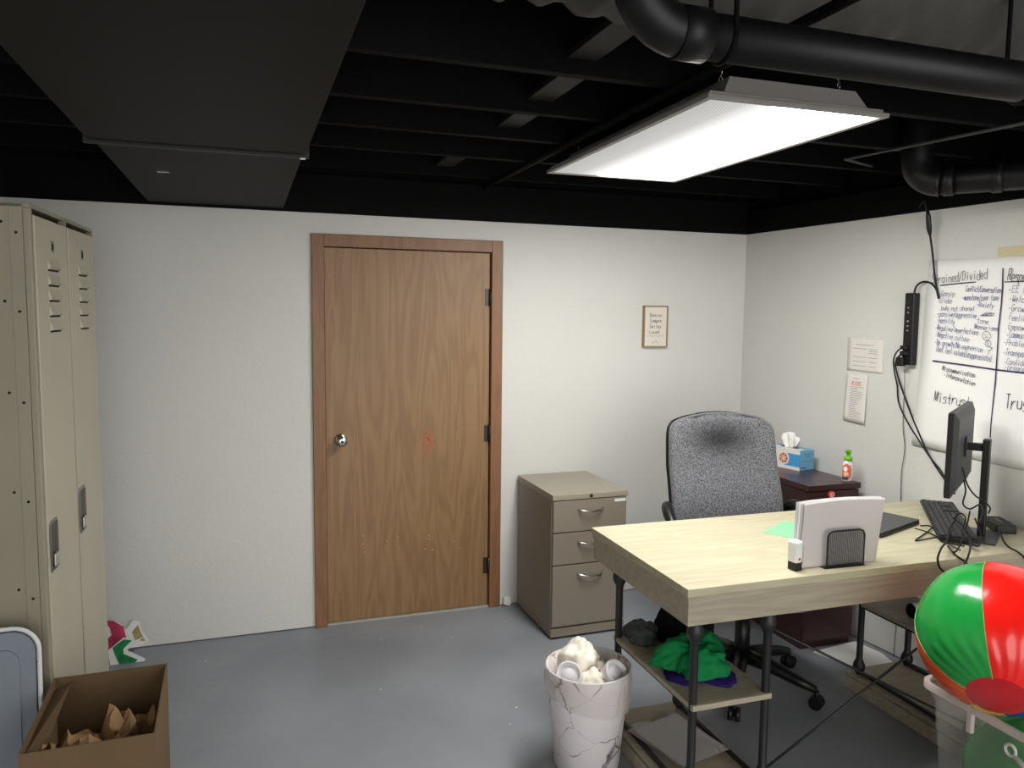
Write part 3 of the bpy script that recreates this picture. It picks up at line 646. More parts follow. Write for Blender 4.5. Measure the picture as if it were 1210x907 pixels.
prism(bm, [V(p) for p in v_], (.003, 0, .0015)); obj('side_flap', bm, M_card, t, local=True)
def crumple(name, label, cat, c, r, sc, m_, seed, amp=.35, fold=7, group=None, parent=None, rz=0):
    bm = bm_(); bmesh.ops.create_icosphere(bm, subdivisions=4, radius=1)
    for v in bm.verts:
        n = v.co.normalized(); q = n*2.0+V((seed*5.1, seed*2.3, seed)); 
        d_ = 1 + amp*.8*noise.noise(q*1.0) + amp*.45*abs(noise.noise(q*2.2)) + amp*.4*abs(noise.noise(q*4.3))
        v.co = n*d_
    Mz = Matrix.Rotation(rz, 4, 'Z')
    zmin = min(v.co.z for v in bm.verts)
    for v in bm.verts:
        p = V((v.co.x*sc[0], v.co.y*sc[1], max(v.co.z, zmin*.45)*sc[2]))*r; v.co = (Mz @ p) + V(c)
    return obj(name, bm, m_, parent, label=label, cat=cat, group=group, smooth=True)
def facet(bm, pts, m_): pass
C = V(((xl+xr)/2, (yb_+yf)/2, 0))
# paper fill: angular folded kraft sheets standing on the box bottom
def kraft(label, c, w, h, seed, rz, base=.355):
    rnd = random.Random(seed); bm = bm_(); g = []; n = 9
    for j in range(n+1):
        row = []
        for i in range(n+1):
            u, v = i/n-.5, j/n-.5; q = V((u*3.2+seed, v*3.2, seed*2.0)); k = abs(noise.noise(q))*1.6 + abs(noise.noise(q*2.3))*.5
            edge = 1-max(abs(u), abs(v))*2
            z = base + h*(.25 + k*.9)*min(1, .35+edge*1.8)
            x = u*w*(1-.25*abs(v)*2)+rnd.uniform(-.008, .008); y = v*w*(1-.25*abs(u)*2)+rnd.uniform(-.008, .008)
            row.append(bm.verts.new(Matrix.Rotation(rz, 4, 'Z') @ V((x, y, z))+V(c)))
        g.append(row)
    for j in range(n):
        for i in range(n): bm.faces.new((g[j][i], g[j][i+1], g[j+1][i+1])); bm.faces.new((g[j][i], g[j+1][i+1], g[j+1][i]))
    # closed underside
    b0 = [g[0][i] for i in range(n+1)] + [g[j][n] for j in range(1, n+1)] + [g[n][i] for i in range(n-1, -1, -1)] + [g[j][0] for j in range(n-1, 0, -1)]
    lo = [bm.verts.new((v.co.x, v.co.y, c[2])) for v in b0]; k_ = len(b0)
    for k in range(k_): bm.faces.new((b0[k], lo[k], lo[(k+1) % k_], b0[(k+1) % k_]))
    bm.faces.new(lo[::-1])
    obj('crumpled_paper', bm, M_kraft, None, label=label, cat='paper', smooth=False)
crz = BZ-.20
kraft('pale crumpled kraft paper at the left inside the cardboard box', (C.x-.065, C.y-.04, .006), .21, .07, 3.3, .4)
kraft('darker crumpled kraft paper at the right inside the cardboard box', (C.x+.065, C.y+.03, .006), .17, .085, 8.1, -.3)

# grey plastic lid leaning on the locker side
t0 = aty(20, 749, -1.50); 
t = thing('plastic_tray', 'grey plastic tray with pale rim leaning against the side of the locker', 'tray', (atz(20, 749, .6).x, -1.48, 0))
P1 = aty(46, 830, -1.47); zt = aty(15, 749, -1.47).z; xr_ = P1.x
w_, h_ = .42, zt/math.cos(.1)
ML = Matrix.Translation((xr_-w_/2, -1.47-math.sin(.1)*0-.0, 0)) @ Matrix.Rotation(.02, 4, 'Z') @ Matrix.Rotation(PI/2-.06, 4, 'X')
rp = rrect(w_, h_, .07, 8, 0, h_/2)
bm = bm_(); tb = bmesh.new(); prism(tb, [V((x, y, 0)) for x, y in rrect(w_-.02, h_-.02, .06, 8, 0, h_/2)], (0, 0, .012)); 
prism(tb, [V((x, y, .012)) for x, y in rrect(w_-.10, h_-.12, .04, 6, 0, h_/2)], (0, 0, .008)); tb.transform(ML); merge(bm, tb); obj('panel', bm, M_greyplast, t)
bm = bm_(); tb = bmesh.new(); tube(tb, [V((x, y, .008)) for x, y in rp + rp[:1]], .0065, 8, caps=False); tb.transform(ML); merge(bm, tb); obj('rim', bm, mat('pale_rim', (205, 208, 212), .45), t)

# ================================================================== FILING CABINET
kx, ky, kw, kd, kh, ka = 1.0406, -.5201, .410, .50, .740, .010
t = thing('filing_cabinet', 'taupe steel three drawer filing cabinet beside the oak door', 'filing cabinet', (kx, ky, 0), ka)
bm = bm_(); box(bm, 0, kw, 0.018, kd, .012, kh-.03, .002); box(bm, .012, kw-.012, .03, kd-.01, 0, .012); obj('body', bm, M_cab, t, local=True)
bm = bm_(); box(bm, -.003, kw+.003, -.003, kd+.002, kh-.03, kh, .004); obj('top', bm, M_cabtop, t, local=True)
bm = bm_(); box(bm, .0, kw, 0.004, .018, .012, .055, .001); obj('plinth', bm, M_cab, t, local=True)
Mx = Matrix.Translation((kw*.5, -.003, kh-.014)) @ Matrix.Rotation(PI/2, 4, 'X')
bm = bm_(); lathe(bm, [(0, 0), (.009, 0), (.009, .003), (.006, .004), (0, .004)], seg=16, M=Mx); obj('lock', bm, M_dkmetal, t, local=True)
zs = [kh-.033, kh-.033-.165, kh-.033-.33, .06]
for k in range(3):
    z1_, z0_ = zs[k], zs[k+1]+.006
    bm = bm_(); box(bm, .004, kw-.004, 0, .018, z0_, z1_, .002); dw = obj('drawer', bm, M_cab, t, local=True)
    bm = bm_(); zc = z1_-.048; xc = kw*.5
    path = [V((xc-.068, .0, zc)), V((xc-.060, -.012, zc-.001)), V((xc-.035, -.024, zc-.006)), V((xc, -.028, zc-.009)), V((xc+.035, -.024, zc-.006)), V((xc+.060, -.012, zc-.001)), V((xc+.068, 0, zc))]
    tube(bm, catmull(path, 5), .0052, 10); obj('handle', bm, M_chrome, dw, local=True)
    if k == 0:
        bm = bm_(); box(bm, kw-.072, kw-.010, -.0012, 0, z1_-.022, z1_-.008); obj('label_plate', bm, M_white, dw, local=True)

# ================================================================== DESK
D = .79
DA = atz(813, 696.5, D); DB = atz(701.5, 622.5, D); da = -.012
dd = (DB-DA).length
DM = Matrix.Translation((DA.x, DA.y, 0)) @ Matrix.Rotation(da, 4, 'Z')
DLn = (wallx(DB.y) - .012 - DA.x)
def dl(u, v, z=0): return DM @ V((u, v, z))
t = thing('desk', 'pale oak writing desk on black metal posts standing against the right wall', 'desk', (DA.x, DA.y, 0), da)
desk = t
bm = bm_(); box(bm, 0, DLn, 0, dd, D-.026, D, .002); obj('desk_top', bm, M_desk, t, local=True)
bm = bm_(); box(bm, .004, DLn-.004, .004, dd-.004, D-.042, D-.0265, .002); box(bm, .009, DLn-.009, .009, .027, D-.123, D-.0425, .0015); box(bm, .009, .027, .0275, dd-.0275, D-.123, D-.0425, .0015); box(bm, DLn-.027, DLn-.009, .0275, dd-.0275, D-.123, D-.0425, .0015); box(bm, .009, DLn-.009, dd-.027, dd-.009, D-.123, D-.0425, .0015)
obj('apron', bm, M_deskedge, t, local=True)
def desk_pos(px, py, z): return DM.inverted() @ atz(px, py, z)
shz = .40
us = desk_pos(815, 833, shz).x; ue = desk_pos(903, 818, shz).x+.01; vf = .035; vb = dd-.155
u0, u1 = .052, .325
BH = .075
ru0 = desk_pos(1013, 793, .08).x; ru1 = desk_pos(1072, 785, .08).x
rvb = dd-.13
def post(u, v):
    bm = bm_()
    z0, z1 = BH, D-.123
    prof = [(0, z0), (.010, z0), (.012, z0+.006), (.022, z0+.016), (.026, z0+.03), (.024, z0+.045), (.016, z0+.062), (.0135, z0+.07), (.0135, z1-.07), (.016, z1-.062), (.024, z1-.048), (.027, z1-.032), (.024, z1-.014), (.02, z1-.004), (.018, z1), (0, z1)]
    lathe(bm, prof, (u, v, 0), 20); return bm
for (u, v) in ((u0, vf), (u1, vf), (u0, vb), (u1, vb), (ru0, vf), (ru1, vf), (ru0, rvb), (ru1, rvb)):
    obj('post', post(u, v), M_post, t, local=True)
for (a, c, vb_) in ((u0, u1, vb), (ru0, ru1, rvb)):
    bm = bm_(); box(bm, a-.012, c+.012, vf-.02, vb_+.02, shz-.018, shz, .0015)
    for q in (a, c):
        for w in (vf, vb_): pass
    obj('shelf', bm, M_deskedge, t, local=True)
    bm = bm_()
    for q in (a, c): box(bm, q-.005, q+.005, vf, vb_, shz-.028, shz-.0185)
    obj('shelf_rail', bm, M_post, t, local=True)
    bm = bm_()
    box(bm, a-.03, c+.03, vf-.03, vb_+.045, 0, BH-.02, .002); box(bm, a-.022, c+.022, vf-.022, vb_+.037, BH-.02, BH-.008, .002); box(bm, a-.03, c+.03, vf-.03, vb_+.045, BH-.008, BH, .001); obj('base_platform', bm, M_deskedge, t, local=True)
    bm = bm_()
    for q in (a, c): box(bm, q-.007, q+.007, vf+.02, vb_-.02, BH+.004, BH+.016, .001)
    obj('foot_rail', bm, M_post, t, local=True)
for (za, zb_) in ((.62, .13), (.13, .62)):
    bm = bm_(); tube(bm, [(u1, vf+(.006 if za > .3 else -.006), za), (ru0, vf+(.006 if za > .3 else -.006), zb_)], .0045, 8); obj('cross_brace', bm, M_post, t, local=True)

# ------------------------------------------------ things on the left shelf
def heap(name, label, cat, c, sx, sy, h, m_, seed, rz=0, rough_=.5, n=40, group=None):
    """a dropped heap of cloth"""
    bm = bm_(); bmesh.ops.create_icosphere(bm, subdivisions=5, radius=1)
    for v in bm.verts:
        q = V((v.co.x*1.5+seed, v.co.y*1.5-seed, v.co.z)); a = math.atan2(v.co.y, v.co.x)
        k = 1 + .16*math.sin(a*3+seed)+.1*math.sin(a*5+seed*2)
        w = 1 - rough_*.32*abs(noise.noise(q*1.6)) - rough_*.22*abs(noise.noise(q*3.7+V((9, 0, 0))))
        z = max(v.co.z, -.0)
        v.co = V((v.co.x*k*sx*w, v.co.y*k*sy*w, z*h*(w+.25*noise.noise(q*1.1)*rough_)))
        if z == 0: v.co.z = 0
    bm.transform(Matrix.Translation(c) @ Matrix.Rotation(rz, 4, 'Z')); bmesh.ops.remove_doubles(bm, verts=bm.verts, dist=1e-4)
    return obj(name, bm, m_, None, label=label, cat=cat, smooth=True, group=group)
M_green = mat('kelly_green_fabric', (14, 122, 66), .75, spec=.2, bump=.15, bscale=40); M_purple = mat('dark_purple_fabric', (40, 24, 92), .8, spec=.2)
M_dkfab = mat('charcoal_crinkled_fabric', (70, 75, 74), .55, spec=.35, bump=.3, bscale=45); M_blkfab = mat('black_fabric', (14, 13, 15), .85, spec=.15)
S1 = atz(762, 752, shz+.02); S2 = atz(840, 790, shz+.02); S3 = atz(820, 748, shz+.03)
heap('folded_cloth', 'crinkled charcoal fabric bundle at the back end of the left desk shelf', 'cloth', (S1.x+.01, S1.y+.03, shz), .075, .075, .075, M_dkfab, 2.2, .3, .9)
heap('folded_cloth', 'purple cloth spread under the green cloth on the left desk shelf', 'cloth', (S2.x-.035, S2.y+.04, shz), .115, .14, .03, M_purple, 5.2, .4, .4)
heap('folded_cloth', 'bright green cloth heaped on the left desk shelf', 'cloth', (S2.x-.03, S2.y+.06, shz+.022), .15, .125, .105, M_green, 7.7, .6, .75)
heap('folded_cloth', 'black cloth behind the bright green cloth on the desk shelf', 'cloth', (S3.x+.0, S3.y+.09, shz), .14, .085, .165, M_blkfab, 3.4, .2, .6)
# papers on left base
t = thing('paper_stack', 'loose stack of white papers on the left base platform under the desk', 'papers', atz(800, 865, BH+.02))
for k, (dx, dy, rz, m_) in enumerate(((0, 0, .25, M_papergrey), (.01, .01, .12, M_paper), (-.005, .0, .33, M_papergrey), (.004, -.012, .2, M_paper))):
    bm = bm_(); w, h = .216, .28; zb = BH+.018+.004*k; c = dl(.175+dx, .33+dy)
    M = Matrix.Translation((c.x, c.y, zb)) @ Matrix.Rotation(rz, 4, 'Z')
    g = [[bm.verts.new(M @ V(((i/8-.5)*w, (j/8-.5)*h, .004*math.sin(i*.6+k)*(j/8)+.003*abs(noise.noise(V((i*.4, j*.4, k))))))) for i in range(9)] for j in range(9)]
    for j in range(8):
        for i in range(8): f = bm.faces.new((g[j][i], g[j][i+1], g[j+1][i+1], g[j+1][i])); f.smooth = True
    r_ = bmesh.ops.solidify(bm, geom=bm.faces[:], thickness=.001); obj('sheet', bm, m_, t)
# rolled thing on right shelf
t = thing('paper_roll', 'white roll with a dark end lying on the right desk shelf', 'roll', dl(ru0+.07, .36, shz))
c0, c1 = dl(ru0+.05, .38, shz+.033), dl(ru0+.22, .36, shz+.033)
bm = bm_(); tube(bm, [c0, c1], .032, 20); obj('roll', bm, M_paper, t)
bm = bm_(); tube(bm, [c0-(c1-c0).normalized()*.004, c0], [.027, .031], 20); obj('dark_end', bm, M_blkfab, t)
# sheet lying on floor by mahogany cabinet
bm = bm_(); pts = [atz(x, y, .012) for x, y in ((962, 768), (1010, 756), (1042, 770), (1060, 785), (1016, 789))]
prism(bm, pts, (0, 0, .006)); o_ = obj('floor_sheet', bm, M_paper, None, label='white sheet lying on the floor between the dark cabinet and the desk base', cat='paper')
o_.location.z = .001

# ================================================================== MAHOGANY CABINET
MZ = .82
FR_, FL_ = atz(1017, 569.5, MZ), atz(956.5, 574.5, MZ)
mx0, mx1 = FL_.x, min(FR_.x, wallx(-.3)-.012); my0 = (FR_.y+FL_.y)/2; my1 = my0+.5
t = thing('side_cabinet', 'dark mahogany side cabinet in the corner behind the desk', 'cabinet', ((mx0+mx1)/2, my0, 0))
bm = bm_(); box(bm, mx0, mx1, my0, my1, MZ-.028, MZ, .002); obj('top', bm, M_mahog, t)
bm = bm_(); box(bm, mx0+.008, mx1-.006, my0+.022, my1-.005, .0, MZ-.0285, .001); obj('body', bm, M_mahog, t)
for k, (z0_, z1_) in enumerate(((MZ-.21, MZ-.034), (MZ-.395, MZ-.216), (.045, MZ-.4))):
    bm = bm_(); box(bm, mx0+.01, mx1-.008, my0+.004, my0+.022, z0_, z1_, .002); dw = obj('drawer', bm, M_mahog, t)
    bm = bm_(); xc = (mx0+mx1)/2; zc = (z0_+z1_)/2
    tube(bm, catmull([(xc-.045, my0+.004, zc), (xc-.04, my0-.018, zc), (xc+.04, my0-.018, zc), (xc+.045, my0+.004, zc)], 5), .004, 8); obj('handle', bm, M_dkmetal, dw)
P = aty(982, 584, my0+.003); bm = bm_()
tube(bm, [(P.x, my0+.004, P.z), (P.x, my0-.004, P.z)], .019, 20, mi=0); tube(bm, [(P.x, my0-.004, P.z), (P.x, my0-.005, P.z)], .012, 16, mi=1)
ribbon(bm, [(P.x-.005, my0-.0056, P.z-.004), (P.x, my0-.0056, P.z+.006), (P.x+.005, my0-.0056, P.z-.004)], .0014, Ny, 2)
obj('round_badge', bm, [mat('red_badge', (214, 56, 48), .5), mat('badge_cream', (232, 200, 190), .5), M_ink_k], None, label='small round red sticker on the front of the dark side cabinet', cat='sticker')
# tissue box
def frame3(O, ex, ey): 
    ex = ex.normalized(); ez = V((0, 0, 1)); ey = ez.cross(ex); return Matrix.Translation(O) @ Matrix((ex, ey, ez)).transposed().to_4x4()
C1 = atz(944.5, 556.5, MZ+.001)   # near bottom corner
C0 = atz(912, 548, MZ+.001); C2 = atz(968.5, 553, MZ+.001)
ex = (C2-C1).normalized(); TM = frame3(C1, ex, None); tw, tl, thh = .115, .225, .105
t = thing('tissue_box', 'blue and white tissue box on the dark side cabinet behind the chair', 'tissue box', C1)
M_tb = mat('tissue_box_blue', (112, 170, 205), .55); M_tb2 = mat('tissue_box_bright_blue', (70, 150, 205), .55); M_tbw = mat('tissue_box_white', (222, 218, 212), .6)
bm = bm_(); tb = bmesh.new(); box(tb, 0, tw, 0, tl, 0, thh, .001); tb.transform(TM); merge(bm, tb); obj('carton', bm, M_tb, t)
bm = bm_(); tb = bmesh.new()
def side_(y0, y1, z0, z1, mi, o=.0008, rnd=0):
    box(tb, -o, -.0001, y0, y1, z0, z1, mi=mi)
side_(.0, .15, .0, .018, 0); side_(.0, .15, .085, thh, 0); side_(.10, .155, .0, thh, 0, .0012)
box(tb, 0.004, tw*.55, .02, .2, thh, thh+.0006, mi=0); side_(0, .10, .018, .085, 1)
for k in range(1): tube(tb, [(-.0013, .102, .055), (-.0022, .102, .055)], .035, 24, mi=0); tube(tb, [(-.0022, .102, .055), (-.0028, .102, .055)], .027, 20, mi=2)
for k in range(7):
    a = k*.9; ribbon(tb, [(-.0032, .102+.022*math.cos(a), .055+.022*math.sin(a)), (-.0032, .102+.004*math.cos(a+.6), .055+.004*math.sin(a+.6))], .0022, V((-1, 0, 0)), 0)
tb.transform(TM); merge(bm, tb); obj('printed_design', bm, [M_tbw, M_tb2, mat('orange_ball_print', (196, 104, 44), .6)], t)
bm = bm_(); tb = bmesh.new(); bars(tb, V((.03, -.0012, .085)), V((.095, -.0012, .085)), V((.03, -.0012, .055)), [(0, [(0, 1)]), (.5, [(.3, .7)])], V((0, -1, 0)), .0012, 0); ribbon(tb, [(.004, -.001, .046), (.111, -.001, .046)], .0008, V((0, -1, 0))); bars(tb, V((.008, -.0012, .015)), V((.05, -.0012, .015)), V((.008, -.0012, .0)), [(0, [(0, 1)])], V((0, -1, 0)), .002, 0); tb.transform(TM); merge(bm, tb); obj('print', bm, mat('navy_print', (50, 80, 120), .6), t)
bm = bm_(); tb = bmesh.new(); pts = [V((tw/2 + .018*math.cos(a), tl/2+.06*math.sin(a), thh+.0012)) for a in [2*PI*k/16 for k in range(16)]]; tb.faces.new([tb.verts.new(p) for p in pts]); tb.transform(TM); merge(bm, tb); obj('opening', bm, M_dark, t)
bm = bm_(); tb = bmesh.new(); n = 40; nz = 14
rg = []
for j in range(nz+1):
    v = j/nz; row = []
    for k in range(n):
        a = 2*PI*k/n; fold = 1+.28*math.sin(a*5+v*1.5)+.15*math.sin(a*9+1)
        rr_ = (.012 + .035*v**.7)*fold*(1-.5*max(0, v-.75)*2)
        row.append(tb.verts.new((tw/2+rr_*math.cos(a)*.8 + .01*v, tl/2+rr_*math.sin(a)*1.15+.012*v, thh-.01+.078*v*(1+.14*math.sin(a*2+.6)))))
    rg.append(row)
for a, c in zip(rg, rg[1:]):
    for k in range(n): f = tb.faces.new((a[k], a[(k+1) % n], c[(k+1) % n], c[k])); f.smooth = True
f = tb.faces.new(rg[-1]); tb.transform(TM); merge(bm, tb)
obj('tissue', bm, mat('soft_white_tissue', (236, 234, 230), .9, spec=.1), t)
# soap bottle
Pb = atz(1001, 567.5, MZ)
t = thing('soap_bottle', 'white foaming soap pump bottle with green top on the dark side cabinet', 'soap bottle', Pb)
Pb = V((min(Pb.x, wallx(Pb.y)-.05), Pb.y, MZ))
bm = bm_(); lathe(bm, [(0, 0), (.026, 0), (.029, .004), (.030, .03), (.029, .06), (.026, .085), (.020, .098), (.0175, .102), (0, .102)], Pb, 28, fn=lambda q: V((q.x, q.y*.75, q.z))); obj('bottle_body', bm, M_white, t)
M_gcap = mat('lime_green_plastic', (108, 186, 30), .4)
bm = bm_(); lathe(bm, [(.0, .102), (.0195, .102), (.0195, .118), (.012, .121), (.009, .124), (.009, .136), (.013, .138), (.013, .150), (.010, .156), (0, .157)], Pb, 24)
vd = V((-.92, -.38, 0)).normalized(); tube(bm, [Pb+V((0, 0, .148)), Pb+vd*.02+V((0, 0, .152)), Pb+vd*.032+V((0, 0, .148))], [.009, .006, .0045], 10); obj('pump', bm, M_gcap, t)
# label wraps the side facing the desk
def lab(z0, z1, a0, a1, rr_, m_, nm, shape=None):
    bm = bm_(); n1_, n2_ = 14, 8; g = []
    for j in range(n2_+1):
        v = j/n2_; row = []
        for i in range(n1_+1):
            u = i/n1_; w = 1.0
            if shape: w = shape(v)
            a = (a0+a1)/2 + (u-.5)*(a1-a0)*w; R_ = rr_*(1-.12*max(0, (z0+(z1-z0)*v-.06)/.04)*(1 if z0+(z1-z0)*v > .06 else 0))
            row.append(bm.verts.new(Pb+V((R_*math.cos(a), R_*.75*math.sin(a), z0+(z1-z0)*v))))
        g.append(row)
    for j in range(n2_):
        for i in range(n1_): f = bm.faces.new((g[j][i], g[j][i+1], g[j+1][i+1], g[j+1][i])); f.smooth = True
    return obj(nm, bm, m_, t)
ac = math.radians(228)
lab(.008, .088, ac-.95, ac+.75, .0312, mat('coral_label', (222, 104, 90), .5), 'label_patch', lambda v: math.sqrt(max(.02, 1-(v*2-1)**4)))
lab(.008, .022, ac-.9, ac+.3, .0318, mat('dark_blue_label', (56, 66, 88), .5), 'label_band')
lab(.026, .048, ac-.55, ac+.3, .0318, mat('cream_orange_label', (240, 196, 140), .5), 'label_spot', lambda v: math.sqrt(max(.02, 1-(v*2-1)**2)))
lab(.050, .074, ac-.6, ac+.1, .0318, mat('white_label', (235, 235, 240), .5), 'label_spot', lambda v: math.sqrt(max(.02, 1-(v*2-1)**2)))

# ================================================================== OFFICE CHAIR
M_seat = mat('grey_tweed_upholstery', (104, 105, 109), .95, spec=.1, sheen=.2); m = M_seat; b = m.node_tree.nodes['Principled BSDF']
vv = mapping(m); n1 = N(m, 'ShaderNodeTexNoise'); n1.inputs['Scale'].default_value = 190; n1.inputs['Detail'].default_value = 2; Lk(m, vv, n1.inputs['Vector'])
r1 = ramp(m, [(.35, lin((66, 67, 70))), (.65, lin((122, 123, 127)))]); Lk(m, n1.outputs['Fac'], r1.inputs['Fac'])
# soft-edged darker oval at head height, multiplied into the cloth colour
sp = N(m, 'ShaderNodeMapping'); sp.vector_type = 'POINT'; sp.inputs['Location'].default_value = (0.01, 0, -1.055); tcn = N(m, 'ShaderNodeTexCoord'); Lk(m, tcn.outputs['Object'], sp.inputs['Vector'])
sc_ = N(m, 'ShaderNodeVectorMath'); sc_.operation = 'MULTIPLY'; sc_.inputs[1].default_value = (5.0, 0, 9.5); Lk(m, sp.outputs['Vector'], sc_.inputs[0])
ln = N(m, 'ShaderNodeVectorMath'); ln.operation = 'LENGTH'; Lk(m, sc_.outputs['Vector'], ln.inputs[0])
rr2 = ramp(m, [(.2, (.25, .25, .25, 1)), (1.0, (1, 1, 1, 1))]); Lk(m, ln.outputs['Value'], rr2.inputs['Fac'])
mxx = N(m, 'ShaderNodeMixRGB'); mxx.blend_type = 'MULTIPLY'; mxx.inputs['Fac'].default_value = 1; Lk(m, r1.outputs['Color'], mxx.inputs[1]); Lk(m, rr2.outputs['Color'], mxx.inputs[2]); Lk(m, mxx.outputs['Color'], b.inputs['Base Color'])
CC = V((1.675, -1.20, 0)); cr = -.22            # front of the chair looks along local -y
t = thing('office_chair', 'grey tweed swivel office chair with black arms behind the desk', 'chair', CC, cr)
CI = (Matrix.Translation(CC) @ Matrix.Rotation(cr, 4, 'Z'))
bm = bm_()
def back_pt(u, v):      # u -1..1, v 0..1
    z = .56+.64*v; w = .262*(1 - .16*v**2.2)*(1-.10*(1-v)**2)
    return u, w, z
n, k_ = 18, 20; fr, bk_ = [], []
for j in range(k_+1):
    v = math.sin(j/k_*PI/2); z = .56+.61*v
    w = .282*(1-.10*v)*(1-.06*(1-v)**2)
    rnd_ = 1 if v < .70 else (1-.85*((v-.70)/.30)**6)**(1/3)
    ro = 1 if v > .07 else .8+.2*(v/.07)
    y = .205 + .13*v - .035*math.sin(PI*min(1, v*1.7)) 
    fr.append([(u*w*rnd_*ro, y + .035*(abs(u)**2.5)*-1 + (.012*(abs(u) > .9) + .012*(v > .96 or v < .03)), z - .0*u - .012*(u*u)*v**6) for u in [i/n*2-1 for i in range(n+1)]])
    bk_.append([(u*w*rnd_*ro, y + .06 - .03*(abs(u)**3) - .012*(v > .96 or v < .03), z-.012*(u*u)*v**6) for u in [i/n*2-1 for i in range(n+1)]])
A_ = [[bm.verts.new(p) for p in r_] for r_ in fr]; B_ = [[bm.verts.new(p) for p in r_] for r_ in bk_]
for j in range(k_):
    for i in range(n): bm.faces.new((A_[j][i], A_[j][i+1], A_[j+1][i+1], A_[j+1][i])); bm.faces.new((B_[j][i], B_[j+1][i], B_[j+1][i+1], B_[j][i+1]))
for i in range(n): bm.faces.new((A_[0][i], B_[0][i], B_[0][i+1], A_[0][i+1])); bm.faces.new((A_[k_][i], A_[k_][i+1], B_[k_][i+1], B_[k_][i]))
for j in range(k_): bm.faces.new((A_[j][0], A_[j+1][0], B_[j+1][0], B_[j][0])); bm.faces.new((A_[j][n], B_[j][n], B_[j+1][n], A_[j+1][n]))
o_ = obj('backrest', bm, M_seat, t, local=True, smooth=True); subsurf(o_, 1)
bm = bm_()   # black back shell
A_ = [[bm.verts.new((p[0]*1.02, p[1]+.004, p[2])) for p in r_] for r_ in bk_]; B_ = [[bm.verts.new((p[0]*.98, p[1]+.028, p[2])) for p in r_] for r_ in bk_]
for j in range(k_):
    for i in range(n): bm.faces.new((A_[j][i], A_[j][i+1], A_[j+1][i+1], A_[j+1][i])); bm.faces.new((B_[j][i], B_[j+1][i], B_[j+1][i+1], B_[j][i+1]))
for i in range(n): bm.faces.new((A_[0][i], B_[0][i], B_[0][i+1], A_[0][i+1])); bm.faces.new((A_[k_][i], A_[k_][i+1], B_[k_][i+1], B_[k_][i]))
for j in range(k_): bm.faces.new((A_[j][0], A_[j+1][0], B_[j+1][0], B_[j][0])); bm.faces.new((A_[j][n], B_[j][n], B_[j+1][n], A_[j+1][n]))
obj('back_shell', bm, M_bp, t, local=True, smooth=True)
bm = bm_(); rp = rrect(.50, .48, .10, 6)
va = [[bm.verts.new((x*s, y*s-.02, z)) for x, y in rp] for s, z in ((.9, .415), (1.0, .43), (1.02, .455), (.98, .48), (.85, .49), (.4, .488))]
for a, c in zip(va, va[1:]):
    for k in range(len(a)): bm.faces.new((a[k], a[(k+1) % len(a)], c[(k+1) % len(a)], c[k]))
bm.faces.new(va[0]); bm.faces.new(va[-1]); obj('seat', bm, M_seat, t, local=True, smooth=True)
bm = bm_(); box(bm, -.14, .14, -.13, .13, .375, .414, .01); tube(bm, [(0, .1, .39), (0, .24, .40), (0, .285, .46), (0, .30, .66)], .022, 10); obj('mechanism', bm, M_bp, t, local=True)
bm = bm_(); tube(bm, [(0, 0, .11), (0, 0, .33)], .033, 16); tube(bm, [(0, 0, .33), (0, 0, .38)], .022, 14); obj('gas_column', bm, M_bp, t, local=True)
for s in (-1, 1):
    bm = bm_(); path = [(s*.17, .0, .40), (s*.26, .02, .41), (s*.30, .05, .50), (s*.305, .07, .62)]
    tube(bm, catmull(path, 5), .018, 10)
    pad = catmull([(s*.275, .24, .735), (s*.305, .17, .765), (s*.315, .09, .735), (s*.31, .03, .70)], 6)
    tube(bm, pad, [.014+.012*math.sin(PI*min(1, (i+2)/(len(pad)+2))) for i in range(len(pad))], 12); tube(bm, [(s*.305, .07, .61), (s*.310, .08, .715)], .02, 10)
    obj('armrest', bm, M_bp, t, local=True, smooth=True)
T_ = [atz(957, 826, .03), atz(950, 781, .03), atz(845, 833, .03)]
a0 = math.atan2(T_[0].y-CC.y, T_[0].x-CC.x) - cr
for k in range(5):
    a = a0 + 2*PI*k/5; e_ = V((math.cos(a), math.sin(a), 0)); pth = [e_*.02+V((0, 0, .135)), e_*.12+V((0, 0, .125)), e_*.25+V((0, 0, .095)), e_*.325+V((0, 0, .078))]
    bm = bm_(); tube(bm, pth, [.034, .030, .023, .016], 10); lg = obj('base_leg', bm, M_bp, t, local=True, smooth=True)
    s_ = V((-e_.y, e_.x, 0)); c = e_*.33
    bm = bm_()
    for q in (-1, 1): tube(bm, [c+s_*q*.006+V((0, 0, .028)), c+s_*q*.024+V((0, 0, .028))], .028, 18)
    tube(bm, [c+V((0, 0, .03)), c+V((0, 0, .078))], .009, 8); tube(bm, [c-s_*.02+V((0, 0, .028)), c+s_*.02+V((0, 0, .028))], .012, 8); obj('caster', bm, M_bp, lg, local=True)

